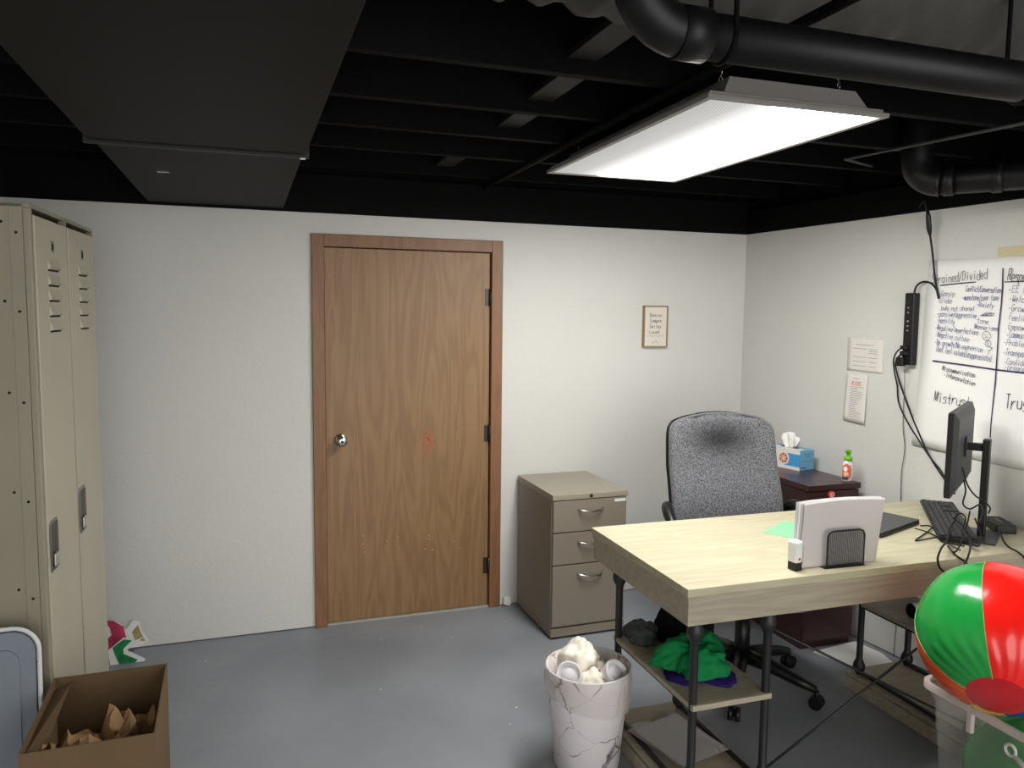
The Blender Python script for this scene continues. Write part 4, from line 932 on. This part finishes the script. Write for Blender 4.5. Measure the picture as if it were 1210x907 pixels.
# ================================================================== ON THE DESK
E_ = .001
BLo, BRo = atz(946, 673, D), atz(1036, 664, D); exo = (BRo-BLo).normalized(); OM = frame3(BLo, exo, None); ow = (BRo-BLo).length
t = thing('paper_folder', 'upright sheaf of white papers standing in the black mesh holder on the desk', 'papers', BLo)
hh = .215
for k, (m_, a, c, dz) in enumerate(((M_papergrey, 0, 0, .0), (M_paper, .004, .004, .004), (M_papergrey, -.006, .002, .002), (M_paper, -.012, -.002, .006), (mat('clear_sleeve_paper', (200, 196, 200), .3), -.02, .0, .008))):
    bm = bm_(); n = 10; y_ = .006+.004*k; th = .0022; g = []; g2 = []
    for i in range(n+1):
        u = i/n; x = a+(ow+c-a)*u; hz_ = hh+dz+.006*math.sin(PI*u); yy = y_+.006*math.sin(PI*u)*(1-k*.15)
        g.append((bm.verts.new((x, yy, .002)), bm.verts.new((x+.014+.016*(u), yy+.006, hz_)))); g2.append((bm.verts.new((x, yy+th, .002)), bm.verts.new((x+.014+.016*u, yy+.006+th, hz_))))
    for i in range(n): bm.faces.new((g[i][0], g[i+1][0], g[i+1][1], g[i][1])); bm.faces.new((g2[i][0], g2[i][1], g2[i+1][1], g2[i+1][0])); bm.faces.new((g[i][1], g[i+1][1], g2[i+1][1], g2[i][1])); bm.faces.new((g[i][0], g2[i][0], g2[i+1][0], g[i+1][0]))
    for q in (0, n): bm.faces.new((g[q][0], g[q][1], g2[q][1], g2[q][0]))
    bm.transform(OM); obj('sheet', bm, m_, t)
# mesh holder
t = thing('file_holder', 'black wire mesh file holder standing near the front edge of the desk', 'file holder', OM @ V((.115, -.01, 0)))
x0_, x1_ = (OM.inverted() @ atz(976, 671, D)).x, (OM.inverted() @ atz(1020, 667, D)).x
wz = .125
M_mesh = mat('black_wire_mesh', (22, 22, 24), .5, metal=.5)
for nm, yy in (('front_panel', -.010), ('rear_panel', .046)):
    bm = bm_(); cxx = (x0_+x1_)/2; w_ = x1_-x0_
    pr_ = [(x0_, 0.004)] + [(x, y) for x, y in [(x0_, wz-.02), (x0_+.006, wz-.006), (x0_+.02, wz), (x1_-.02, wz), (x1_-.006, wz-.006), (x1_, wz-.02)]] + [(x1_, .004)]
    tube(bm, [V((x, yy, z)) for x, z in pr_ + [pr_[0]]], .0032, 8, caps=False); bm.transform(OM); p_ = obj(nm, bm, M_bp, t)
    bm = bm_(); nn = 26
    for i in range(1, nn): x = x0_+w_*i/nn; tube(bm, [(x, yy, .005), (x, yy, wz-.003)], .0007, 3, caps=False)
    for i in range(1, 38): z = wz*i/38; tube(bm, [(x0_+.002, yy, z), (x1_-.002, yy, z)], .0007, 3, caps=False)
    bm.transform(OM); obj('mesh_screen', bm, M_mesh, p_)
bm = bm_(); box(bm, x0_-.012, x1_+.004, -.018, .054, 0.0003, .0018); bm.transform(OM); obj('base_plate', bm, M_bp, t)
# upright small stapler-like device
P = atz(942, 673, D); t = thing('stapler', 'small white and black stapler standing upright beside the papers on the desk', 'stapler', P)
SMx = Matrix.Translation(P + exo*-.004) @ Matrix.Rotation(math.atan2(exo.y, exo.x)+.15, 4, 'Z')
bm = bm_(); box(bm, -.018, .014, -.012, .022, .0005, .035, .003); bm.transform(SMx); obj('black_end', bm, M_bp, t)
bm = bm_(); box(bm, -.021, .013, -.016, .026, .026, .102, .009, seg=3); bm.transform(SMx); wb = obj('white_body', bm, M_white, t)
bm = bm_(); box(bm, .013, .02, -.01, .026, .02, .082, .002); bm.transform(SMx); obj('grey_arm', bm, mat('grey_plastic_arm', (160, 158, 160), .4), t)
bm = bm_(); lathe(bm, [(0, 0), (.0045, 0), (.0045, .0015), (0, .002)], seg=14, M=SMx @ Matrix.Translation((-.004, -.016, .042)) @ Matrix.Rotation(PI/2, 4, 'X')); obj('red_button', bm, mat('red_dot', (170, 30, 40), .5), wb)
# green paper
pts = [atz(x, y, D+.0006) for x, y in ((901, 629), (927, 615.5), (962, 623), (948, 638))]
bm = bm_(); prism(bm, pts, (0, 0, .0008)); obj('paper_slip', bm, mat('mint_green_paper', (128, 204, 146), .8), None, label='mint green slip of paper lying flat on the desk', cat='paper')
# mouse
P = atz(953, 621, D); bm = bm_(); sphere(bm, (P.x, P.y, D+.001), .034, (1, 1.55, .85), 20, 12)
for v in bm.verts: v.co.z = max(v.co.z, D+.0005)
obj('computer_mouse', bm, M_bp, None, label='black rounded mouse half hidden left of the standing papers', cat='mouse')
# laptop
R0 = atz(1087, 613.5, D+.02); ea = V((-.96, -.28, 0)).normalized(); eb = V((-.28, .96, 0)).normalized()
ea = (atz(1045, 628.5, D+.02)-R0).normalized(); ea.z = 0; eb = V((-ea.y, ea.x, 0)); eb = -eb if eb.y < 0 else eb
LPM = Matrix.Translation((R0.x, R0.y, D)) @ Matrix((ea, eb, V((0, 0, 1)))).transposed().to_4x4()
t = thing('laptop', 'closed black laptop behind the standing papers on the desk', 'laptop', (R0.x, R0.y, D))
bm = bm_(); box(bm, 0, .33, 0, .18, .002, .0135, .003); bm.transform(LPM); obj('laptop_base', bm, M_bp, t)
bm = bm_(); box(bm, 0, .33, 0, .18, .0145, .021, .003); bm.transform(LPM); obj('lid', bm, mat('charcoal_lid', (62, 64, 66), .4), t)
# dock block the keyboard leans on
KT = .03
ka_, kb_, kc_, kd_ = atz(1088, 592, D+KT), atz(1126, 591, D+KT), atz(1155, 629, D+.027), atz(1109, 641, D+.027)
t = thing('keyboard', 'black keyboard lying askew in front of the monitor', 'keyboard', (kd_.x, kd_.y, D))
Lk_ = ((ka_+kb_)/2-(kc_+kd_)/2); kl = Lk_.length; exk = Lk_.normalized(); wdir = ((kb_-ka_)+(kc_-kd_)).normalized(); wdir = (wdir-exk*wdir.dot(exk)).normalized(); nk = wdir.cross(exk) 
nk = -nk if nk.z < 0 else nk
kwid = .135; O = (kc_+kd_)/2
KM = Matrix.Translation(O) @ Matrix((wdir, exk, nk)).transposed().to_4x4()
bm = bm_(); box(bm, -kwid/2, kwid/2, 0, kl, -.014, -.002, .004); bm.transform(KM); obj('case', bm, M_bp, t)
bm = bm_()
rows = 6; pit = (kwid-.012)/rows
for r_ in range(rows):
    y = .008; 
    while y < kl-.012:
        l_ = pit*1.0
        if r_ == rows-1 and .28*kl < y < .5*kl: l_ = kl*.28
        elif random.random() < .12: l_ = pit*1.6
        if not (.66*kl < y < .675*kl or .795*kl < y < .81*kl):
            box(bm, -kwid/2+.006+pit*r_+.0012, -kwid/2+.006+pit*(r_+1)-.0012, y+.001, min(kl-.006, y+l_-.0015), -.002, .0035, .001, seg=1)
        y += l_
bm.transform(KM); obj('keys', bm, mat('dark_keycaps', (42, 42, 44), .5), t)
Pd = (ka_+kb_)/2 - exk*.09; Pd.z = D
# monitor
dep = 2.82
Nb, Nt, Ft = atd(1118, 590, dep), atd(1126, 487, dep), atd(1146, 468, dep+.36)
hv = Ft-Nt; hv.z = 0; hv.normalize(); mw = .50
O = V(((Nb.x+Nt.x)/2, (Nb.y+Nt.y)/2, Nb.z)); mh = Nt.z-Nb.z
maxl = 5
fn_ = V((hv.y, -hv.x, 0))      # back side normal: towards the stand
if fn_.dot(CAM-O) < 0: fn_ = -fn_
mw = min(mw, max(.3, ((wallx(O.y+.3) - .03) - O.x)/max(.1, hv.x)))
MM = Matrix.Translation(O) @ Matrix((hv, fn_, V((0, 0, 1)))).transposed().to_4x4()
cpos = atz(1158, 634, D); ctop = atd(1163, 517, (cpos-CAM).dot(fw))
t = thing('monitor', 'black computer monitor seen edge on at the wall end of the desk', 'monitor', (cpos.x, cpos.y, D))
bm = bm_(); box(bm, 0, mw, -.012, .010, 0, mh, .003); obj('screen_panel', bm.copy() if False else bm, M_bp, t) if False else None
bm.transform(MM); obj('screen_panel', bm, M_bp, t)
bm = bm_(); a = [(0.006, .010, .006), (mw-.006, .010, .006), (mw-.006, .010, mh-.006), (.006, .010, mh-.006)]; c = [(.03, .022, .03), (mw-.03, .022, .03), (mw-.03, .022, mh-.03), (.03, .022, mh-.03)]
va = [bm.verts.new(p) for p in a]; vc = [bm.verts.new(p) for p in c]; bm.faces.new(vc)
for k in range(4): bm.faces.new((va[k], va[(k+1) % 4], vc[(k+1) % 4], vc[k]))
bm.transform(MM); obj('back_housing', bm, mat('dark_grey_monitor_back', (58, 60, 62), .5), t)
bm = bm_(); box(bm, .008, mw-.008, -.0135, -.012, .012, mh-.008); bm.transform(MM); obj('display', bm, mat('screen_glass', (8, 9, 11), .12), t)
bm = bm_(); cz1 = ctop.z
CMx = Matrix.Translation((cpos.x, cpos.y, D)) @ Matrix((hv, fn_, V((0, 0, 1)))).transposed().to_4x4()
box(bm, -.022, .022, -.010, .016, .008, cz1-D, .003); bm.transform(CMx); st = obj('stand_column', bm, M_bp, t)
bm = bm_(); lc = MM.inverted() @ V((cpos.x, cpos.y, cz1-.03)); 
box(bm, lc.x-.014, lc.x+.014, .020, lc.y-.009, lc.z-.017, lc.z+.012, .003); box(bm, lc.x-.04, lc.x+.04, .020, .030, lc.z-.04, lc.z+.035, .002); bm.transform(MM); obj('tilt_arm', bm, M_bp, t)
bm = bm_(); box(bm, -.11, .11, -.12, .06, .0006, .008, .003); bm.transform(CMx); obj('stand_base', bm, mat('stand_base_grey', (66, 66, 68), .4), t)
# adapter
P = atz(1180, 616, D+.03); bm = bm_(); e2 = (atz(1196, 617, D+.03)-atz(1168, 601, D+.03)); an = math.atan2(e2.y, e2.x)
P.x = min(P.x, wallx(P.y)-.10)
AM = Matrix.Translation((P.x, P.y, D+.0005)) @ Matrix.Rotation(an, 4, 'Z')
t = thing('power_adapter', 'black power adapter brick behind the monitor stand by the right wall', 'power adapter', (P.x, P.y, D))
boxm(bm, AM, .15, .075, .034, .005); obj('brick', bm, M_bp, t)
bm = bm_(); boxm(bm, AM @ Matrix.Translation((0, 0, .034)), .06, .012, .0006); obj('label_strip', bm, mat('grey_label', (140, 140, 140), .6), t)
bm = bm_(); q0 = AM @ V((.06, -.03, .012))
tube(bm, catmull([atz(1182, 626, D+.02), atz(1185, 637, D+.012), atz(1192, 646, D+.008), atz(1203, 652, D+.008), aty(1212, 662, dl(0, 0).y-.015), aty(1218, 690, dl(0, 0).y-.02)]), .0032, 8)
obj('adapter_cable', bm, M_bpr, None, label='black cable leaving the power adapter over the front edge of the desk', cat='cable')
# cable tangle
ye = dl(0, 0).y-.02
def zz(px, py, h=.012): return atz(px, py, D+h)
bm = bm_(); tube(bm, catmull([zz(1088, 621, .01), zz(1098, 621, .008), zz(1106, 626, .006), zz(1112, 634, .01), zz(1124, 642, .01), zz(1140, 645, .01)]), .003, 8)
tube(bm, catmull([zz(1081, 624, .008), zz(1092, 627, .006), zz(1104, 632, .006), zz(1116, 640, .01), zz(1135, 650, .01)]), .0025, 8)
obj('laptop_cable', bm, M_bpr, None, label='short black cables from the laptop to the keyboard end', cat='cable')
bm = bm_(); tube(bm, catmull([zz(1106, 619, .01), zz(1096, 628, .006), zz(1083, 637, .005), zz(1084, 638.5, .005), zz(1100, 635.5, .005), zz(1118, 634, .01)]), .0026, 8)
obj('laptop_cable', bm, M_bpr, None, label='thin black cable making a sharp V on the desk between laptop and keyboard', cat='cable')
bm = bm_()
tube(bm, catmull([zz(1130, 612, .06), zz(1122, 625, .04), zz(1119, 638, .03), aty(1112, 648, ye), aty(1108, 660, ye-.01), aty(1111, 671, ye-.01), aty(1121, 677.5, ye-.01), aty(1133, 674, ye-.01), aty(1141, 664, ye-.01), zz(1146, 650, .03), zz(1146, 638, .04), zz(1140, 624, .05), zz(1128, 612, .06)]), .0036, 8)
obj('cable_loop', bm, M_bpr, None, label='black cable loop hanging over the front edge of the desk', cat='cable')
bm = bm_()
tube(bm, catmull([zz(1146, 604, .10), zz(1143, 618, .07), zz(1136, 640, .035), zz(1128, 652, .02), zz(1120, 645, .012), zz(1130, 656, .012), aty(1140, 663, ye), aty(1147, 671, ye-.008), aty(1143, 680, ye-.008)]), .0032, 8)
obj('cable_loop', bm, M_bpr, None, label='second black cable trailing from the keyboard over the desk edge', cat='cable')
bm = bm_()
tube(bm, catmull([zz(1127, 613, .062), zz(1134, 606, .09), zz(1141, 612, .09), zz(1137, 628, .05), zz(1140, 636, .03), zz(1154, 645, .02), zz(1160, 638, .03), zz(1157, 625, .06), zz(1152, 612, .10)]), .003, 8)
tube(bm, catmull([atd(1139, 567, 2.85), atd(1141, 580, 2.84), atd(1138, 595, 2.80), atd(1146, 601, 2.74), atd(1158, 596, 2.72), atd(1161, 606, 2.68), atd(1157, 618, 2.64)]), .003, 8)
tube(bm, catmull([atd(1137, 552, 2.86), atd(1143, 572, 2.86), atd(1152, 585, 2.84), atd(1163, 592, 2.82), atd(1170, 600, 2.80), zz(1168, 606, .04)]), .003, 8)
obj('monitor_cable', bm, M_bpr, None, label='tangled black cables wound round the monitor stand', cat='cable')

# ================================================================== BIN
def marble():
    m = mat('white_marble_print', (222, 216, 216), .35); b = m.node_tree.nodes['Principled BSDF']
    v = mapping(m, (1, 1, 1)); nz_ = N(m, 'ShaderNodeTexNoise'); nz_.inputs['Scale'].default_value = 7; nz_.inputs['Detail'].default_value = 6; Lk(m, v, nz_.inputs['Vector'])
    mixv = N(m, 'ShaderNodeVectorMath'); mixv.operation = 'MULTIPLY_ADD'; Lk(m, nz_.outputs['Color'], mixv.inputs[0]); mixv.inputs[1].default_value = (.14, .14, .14); Lk(m, v, mixv.inputs[2])
    vo = N(m, 'ShaderNodeTexVoronoi'); vo.feature = 'DISTANCE_TO_EDGE'; vo.inputs['Scale'].default_value = 7.5; Lk(m, mixv.outputs[0], vo.inputs['Vector'])
    n5 = N(m, 'ShaderNodeTexNoise'); n5.inputs['Scale'].default_value = 5; Lk(m, v, n5.inputs['Vector'])
    wd = N(m, 'ShaderNodeMapRange'); wd.inputs[1].default_value = .42; wd.inputs[2].default_value = .72; wd.inputs[3].default_value = .006; wd.inputs[4].default_value = .085; Lk(m, n5.outputs['Fac'], wd.inputs[0])
    dv = N(m, 'ShaderNodeMath'); dv.operation = 'DIVIDE'; Lk(m, vo.outputs['Distance'], dv.inputs[0]); Lk(m, wd.outputs[0], dv.inputs[1])
    r = ramp(m, [(.12, lin((95, 84, 86))), (.55, lin((190, 180, 182))), (1.0, lin((224, 217, 218)))]); Lk(m, dv.outputs[0], r.inputs['Fac']); Lk(m, r.outputs['Color'], b.inputs['Base Color']); return m
bz = .37
BC = atz(695, 785, bz); RT = (atz(745, 787, bz)-atz(645, 789, bz)).length/2 - .002; RB = RT*.78
t = thing('waste_bin', 'white marble print waste bin with clear liner beside the desk', 'waste bin', (BC.x, BC.y, 0))
bm = bm_(); lathe(bm, [(0, .0), (RB-.01, 0), (RB, .008), (RT, bz-.004), (RT, bz), (RT-.004, bz), (RB-.004, .012), (0, .010)], (BC.x, BC.y, 0), 48); obj('bin_body', bm, marble(), t)
M_lin = bpy.data.materials.new('clear_plastic_liner'); M_lin.use_nodes = True; m = M_lin; m.node_tree.nodes.clear()
out = N(m, 'ShaderNodeOutputMaterial'); tr = N(m, 'ShaderNodeBsdfTransparent'); df = N(m, 'ShaderNodeBsdfPrincipled'); ms = N(m, 'ShaderNodeMixShader'); df.inputs['Base Color'].default_value = lin((222, 214, 206)); df.inputs['Roughness'].default_value = .25
fz = N(m, 'ShaderNodeLayerWeight'); fz.inputs['Blend'].default_value = .35; mth = N(m, 'ShaderNodeMath'); mth.operation = 'MULTIPLY_ADD'; Lk(m, fz.outputs['Facing'], mth.inputs[0]); mth.inputs[1].default_value = .4; mth.inputs[2].default_value = .22
Lk(m, mth.outputs[0], ms.inputs['Fac']); Lk(m, tr.outputs[0], ms.inputs[1]); Lk(m, df.outputs[0], ms.inputs[2]); Lk(m, ms.outputs[0], out.inputs['Surface'])
bm = bm_(); seg = 72; rings = []
prof = [(-1, bz-.10, -.012), (-1, bz-.03, -.010), (0, bz+.004, -.002), (1, bz+.004, .003), (1, bz-.03, .008), (1, bz-.06, .010), (1, bz-.09, .011), (1, bz-.115, .009)]
for ii, (s, z, o) in enumerate(prof):
    row = []
    for k in range(seg):
        a = 2*PI*k/seg; drop = .035*math.sin(a*1.0+2.2)*(1 if ii > 4 else 0)*(ii-4)/3
        wr_ = (.004*noise.noise(V((math.cos(a)*6, math.sin(a)*6, z*20+ii)))+.0025*math.sin(a*17+ii)) if ii not in (2, 3) else .001*math.sin(a*13)
        zz_ = z-drop; rr_ = (RB+(RT-RB)*zz_/bz if zz_ < bz else RT)+o+max(-.001, wr_) if s > 0 else (RB+(RT-RB)*zz_/bz)+o - abs(wr_)
        if s > 0: rr_ = max(rr_, RT*(.78+.22*zz_/bz)+.002)
        row.append(bm.verts.new((BC.x+rr_*math.cos(a), BC.y+rr_*math.sin(a), zz_)))
    rings.append(row)
for a, c in zip(rings, rings[1:]):
    for k in range(seg): f = bm.faces.new((a[k], a[(k+1) % seg], c[(k+1) % seg], c[k])); f.smooth = True
obj('liner', bm, M_lin, t)
bm = bm_(); tube(bm, [(BC.x+(RT+.001)*math.cos(a), BC.y+(RT+.001)*math.sin(a), bz+.001) for a in [2*PI*k/60 for k in range(61)]], .0022, 6, caps=False); obj('rim', bm, M_white, t)
M_tis = mat('crumpled_tissue_white', (226, 219, 206), .9, spec=.1)
crumple('crumpled_tissue', 'white crumpled tissue piled highest at the back of the waste bin', 'tissue', (BC.x-.015, BC.y+.05, bz-.01), .062, (1, .9, 1.15), M_tis, 2.0, .6)
crumple('crumpled_tissue', 'cream crumpled tissue between the two cups in the waste bin', 'tissue', (BC.x+.005, BC.y-.045, bz-.05), .05, (1, .9, .9), M_tis, 5.0, .45)
crumple('crumpled_tissue', 'soft white tissue spread at the right back of the waste bin', 'tissue', (BC.x+.055, BC.y+.035, bz-.055), .06, (1.1, .9, .6), M_tis, 9.0, .4)
crumple('teal_wrapper', 'teal wrapper near the front rim of the waste bin', 'wrapper', (BC.x+.045, BC.y-.075, bz-.05), .02, (1, 1, .8), mat('teal_wrap', (70, 120, 124), .5), 3.0, .4)
crumple('red_wrapper', 'dark red wrapper beside the right cup in the waste bin', 'wrapper', (BC.x+.035, BC.y-.035, bz-.03), .018, (1, 1, 1), mat('red_wrap', (150, 44, 50), .5), 4.0, .4)
heap('dark_wrapper', 'dark filler below the rubbish inside the waste bin', 'wrapper', (BC.x, BC.y, bz-.16), RT*.75, RT*.75, .08, M_tis, 1.1, 0, .5)
def cup(label, px, py, tilt, az, r_=.04, dz=0):
    c = atz(px, py, bz+dz); Mx = Matrix.Translation(c) @ Matrix.Rotation(az, 4, 'Z') @ Matrix.Rotation(tilt, 4, 'X')
    t = thing('paper_cup', label, 'cup', c); bm = bm_()
    lathe(bm, [(0, -.09), (r_*.72, -.09), (r_*.94, -.012), (r_*.94, -.009), (0, -.009)], seg=28, M=Mx); obj('cup_body', bm, M_white, t)
    bm = bm_(); lathe(bm, [(r_*.96, -.008), (r_*1.06, -.008), (r_*1.06, .002), (r_*1.0, .008), (r_*.9, .008), (r_*.84, -.003), (r_*.6, -.003), (r_*.57, .000), (0, .000)], seg=32, M=Mx); obj('lid', bm, mat('cup_lid_white', (205, 202, 204), .35), t)
cup('white lidded cup tipped towards the left rim of the waste bin', 672, 797, math.radians(58), math.radians(-20), .044, .0)
cup('white lidded cup tipped at the right rim of the waste bin', 728, 794, math.radians(52), math.radians(18), .043, .0)

# ================================================================== TUB AND BALLS
TZ = .46
R1, R2 = atz(1086, 800, TZ), atz(1210, 868, TZ)
tx0 = (R1.x+R2.x)/2; ty1 = R1.y; 
tdep, twid = .62, .46
M_tub = bpy.data.materials.new('translucent_clear_plastic'); M_tub.use_nodes = True; m = M_tub; m.node_tree.nodes.clear()
out = N(m, 'ShaderNodeOutputMaterial'); tr = N(m, 'ShaderNodeBsdfTransparent'); df = N(m, 'ShaderNodeBsdfPrincipled'); ms = N(m, 'ShaderNodeMixShader')
tr.inputs['Color'].default_value = (.93, .93, .93, 1); df.inputs['Base Color'].default_value = lin((214, 206, 202)); df.inputs['Roughness'].default_value = .25
ms.inputs['Fac'].default_value = .24; Lk(m, tr.outputs[0], ms.inputs[1]); Lk(m, df.outputs[0], ms.inputs[2]); Lk(m, ms.outputs[0], out.inputs['Surface'])
M_tubrim = mat('frosted_plastic_rim', (214, 200, 194), .3, alpha=.82)
t = thing('storage_tub', 'translucent plastic storage tub on the floor in front of the desk', 'storage tub', (tx0+twid/2, ty1-tdep/2, 0))
TC = V((tx0+twid/2, ty1-tdep/2, 0))
def tubring(s, z, off=0): return [V((TC.x+x, TC.y+y, z)) for x, y in rrect(twid*s+off*2, tdep*s+off*2, .05, 6)]
bm = bm_(); rs = [tubring(.80, .004), tubring(.82, .01), tubring(.93, TZ-.05), tubring(.965, TZ-.045), tubring(.97, TZ)]
vr = [[bm.verts.new(p) for p in r_] for r_ in rs]
for a, c in zip(vr, vr[1:]):
    for k in range(len(a)): f = bm.faces.new((a[k], a[(k+1) % len(a)], c[(k+1) % len(a)], c[k])); f.smooth = True
bm.faces.new(vr[0]); obj('tub_body', bm, M_tub, t)
bm = bm_(); outer = tubring(1.0, TZ, .004); inner = tubring(.97, TZ)
vo_ = [bm.verts.new(p) for p in outer]; vi = [bm.verts.new(p) for p in inner]; vl = [bm.verts.new(p-V((0, 0, .022))) for p in outer]; vt = [bm.verts.new((p+q)/2+V((0, 0, .005))) for p, q in zip(outer, inner)]
k_ = len(vo_)
for k in range(k_):
    q = (k+1) % k_
    for a, c in ((vl, vo_), (vo_, vt), (vt, vi)): f = bm.faces.new((a[k], a[q], c[q], c[k])); f.smooth = True
obj('rim', bm, M_tubrim, t)
# handle on the near-left side: white ring and strap
Ph = atz(1190, 884, TZ-.06); Pt = atz(1146, 845, TZ-.03)
bm = bm_(); xs_ = tx0-.004
P = V((xs_+.006, aty(1146, 856, 0).y if False else Pt.y, TZ-.05)); box(bm, P.x-.008, P.x+.008, P.y-.010, P.y+.010, P.z-.035, P.z+.03, .004); obj('rim_rib', bm, M_tubrim, t)
d_ = ray(1194, 886); kx_ = (tx0-.012-CAM.x)/d_.x; Pr = CAM+d_*kx_
bm = bm_(); tube(bm, [Pr+V((0, .016*math.cos(a), .016*math.sin(a))) for a in [2*PI*k/18 for k in range(19)]], .0045, 8, caps=False); tube(bm, [Pr+V((0, -.014, -.010)), Pr+V((0, -.06, -.035)), Pr+V((0, -.10, -.06))], .007, 8); obj('handle', bm, mat('white_ring_handle', (214, 216, 206), .4), t)

def vinyl(nm, c): return mat(nm, c, .22, spec=.55, bump=.3, bscale=11, bdetail=3, coat=.2)
bd_ = 2.33; Bc = atd(1178, 752, bd_); Br = 89*bd_/F/1.02
t = thing('beach_ball', 'large shiny beach ball in red, green, orange, yellow and blue resting in the tub', 'beach ball', Bc)
vup = up; tow = (CAM-Bc).normalized()
pz = (tow*.73 - vup*.69 + rt*.01).normalized(); pxv = (vup - pz*vup.dot(pz)).normalized(); pyv = pz.cross(pxv)
BMx = Matrix.Translation(Bc) @ Matrix((pxv, pyv, pz)).transposed().to_4x4()
pan = [('green_panel', 10, 82, vinyl('green_vinyl', (28, 150, 62))), ('orange_panel', 82, 140, vinyl('orange_vinyl', (240, 90, 34))), ('yellow_panel', 140, 190, vinyl('yellow_vinyl', (236, 178, 22))), ('blue_panel', 190, 250, vinyl('blue_vinyl', (26, 46, 140))), ('white_panel', 250, 300, vinyl('white_vinyl', (225, 225, 225))), ('red_panel', 300, 370, vinyl('red_vinyl', (238, 30, 22)))]
def ballsurf(th, ph, R_=Br):
    # th from pole, ph azimuth; slight wrinkles at the seams
    k = 1 - .012*abs(math.sin(ph*3.2+.5))*math.sin(th) + .006*noise.noise(V((math.cos(ph)*math.sin(th)*3, math.sin(ph)*math.sin(th)*3, math.cos(th)*3)))
    wr_ = .007*math.sin(ph*26+2*math.sin(th*5))*math.exp(-((th-.75)/.35)**2)
    return BMx @ (V((math.sin(th)*math.cos(ph), math.sin(th)*math.sin(ph), math.cos(th)))*R_*(k+wr_))
cap_ = .345
for nm, a0_, a1_, mt in pan:
    bm = bm_(); ni = max(6, int((a1_-a0_)/2.5)); nj = 44; g = [[bm.verts.new(ballsurf(cap_+(PI-.12-cap_)*j/nj, math.radians(a0_+(a1_-a0_)*i/ni))) for i in range(ni+1)] for j in range(nj+1)]
    for j in range(nj):
        for i in range(ni): f = bm.faces.new((g[j][i], g[j][i+1], g[j+1][i+1], g[j+1][i])); f.smooth = True
    p_ = obj(nm, bm, mt, t)
for nm, lo, hi, mt in (('pole_disc', 0, cap_+.02, vinyl('dark_red_vinyl', (186, 16, 26))), ('pole_disc', PI-.14, PI, vinyl('white_vinyl', (225, 225, 225)))):
    bm = bm_(); g = []
    for j in range(9):
        th = lo+(hi-lo)*j/8; g.append([bm.verts.new(ballsurf(th, 2*PI*i/48, Br*1.004)) for i in range(48)])
    for j in range(8):
        for i in range(48): f = bm.faces.new((g[j][i], g[j][(i+1) % 48], g[j+1][(i+1) % 48], g[j+1][i])); f.smooth = True
    obj(nm, bm, mt, t, weld=True)
bm = bm_()
for nm, a0_, a1_, mt in pan: tube(bm, [ballsurf(cap_+(PI-.14-cap_)*j/40, math.radians(a0_), Br*1.0005) for j in range(41)], .0012, 5, caps=False)
obj('seams', bm, mat('pale_green_seam', (120, 190, 120), .4), t)
# green ball lower in the tub
r2 = .195; c2 = V((TC.x-.0, TC.y+.05, r2+.012))
t = thing('play_ball', 'green and yellow ball lying inside the translucent tub under the beach ball', 'ball', c2)
bm = bm_(); sphere(bm, c2, r2, (1, 1.15, 1), su=40, sv=24); obj('green_skin', bm, vinyl('green_vinyl', (28, 150, 62)), t)
bm = bm_(); tube(bm, [c2+V((-.1, -.1, -.02)).normalized()*(r2-.012), c2+V((-.1, -.1, -.02)).normalized()*(r2+.002)], .05, 20); obj('yellow_patch', bm, vinyl('yellow_vinyl', (236, 178, 22)), t)

# ================================================================== LIGHT
wd_ = bpy.data.worlds.new('room_ambience'); S.world = wd_; wd_.use_nodes = True
wd_.node_tree.nodes['Background'].inputs['Color'].default_value = (1.0, .98, .96, 1); wd_.node_tree.nodes['Background'].inputs['Strength'].default_value = 2.1
S.view_settings.view_transform = 'Standard'; S.view_settings.look = 'None'; S.view_settings.gamma = 1; S.view_settings.use_curve_mapping = False
S.view_settings.exposure = .82
S.cycles.use_denoising = True
S.cycles.max_bounces = 8; S.cycles.transparent_max_bounces = 12
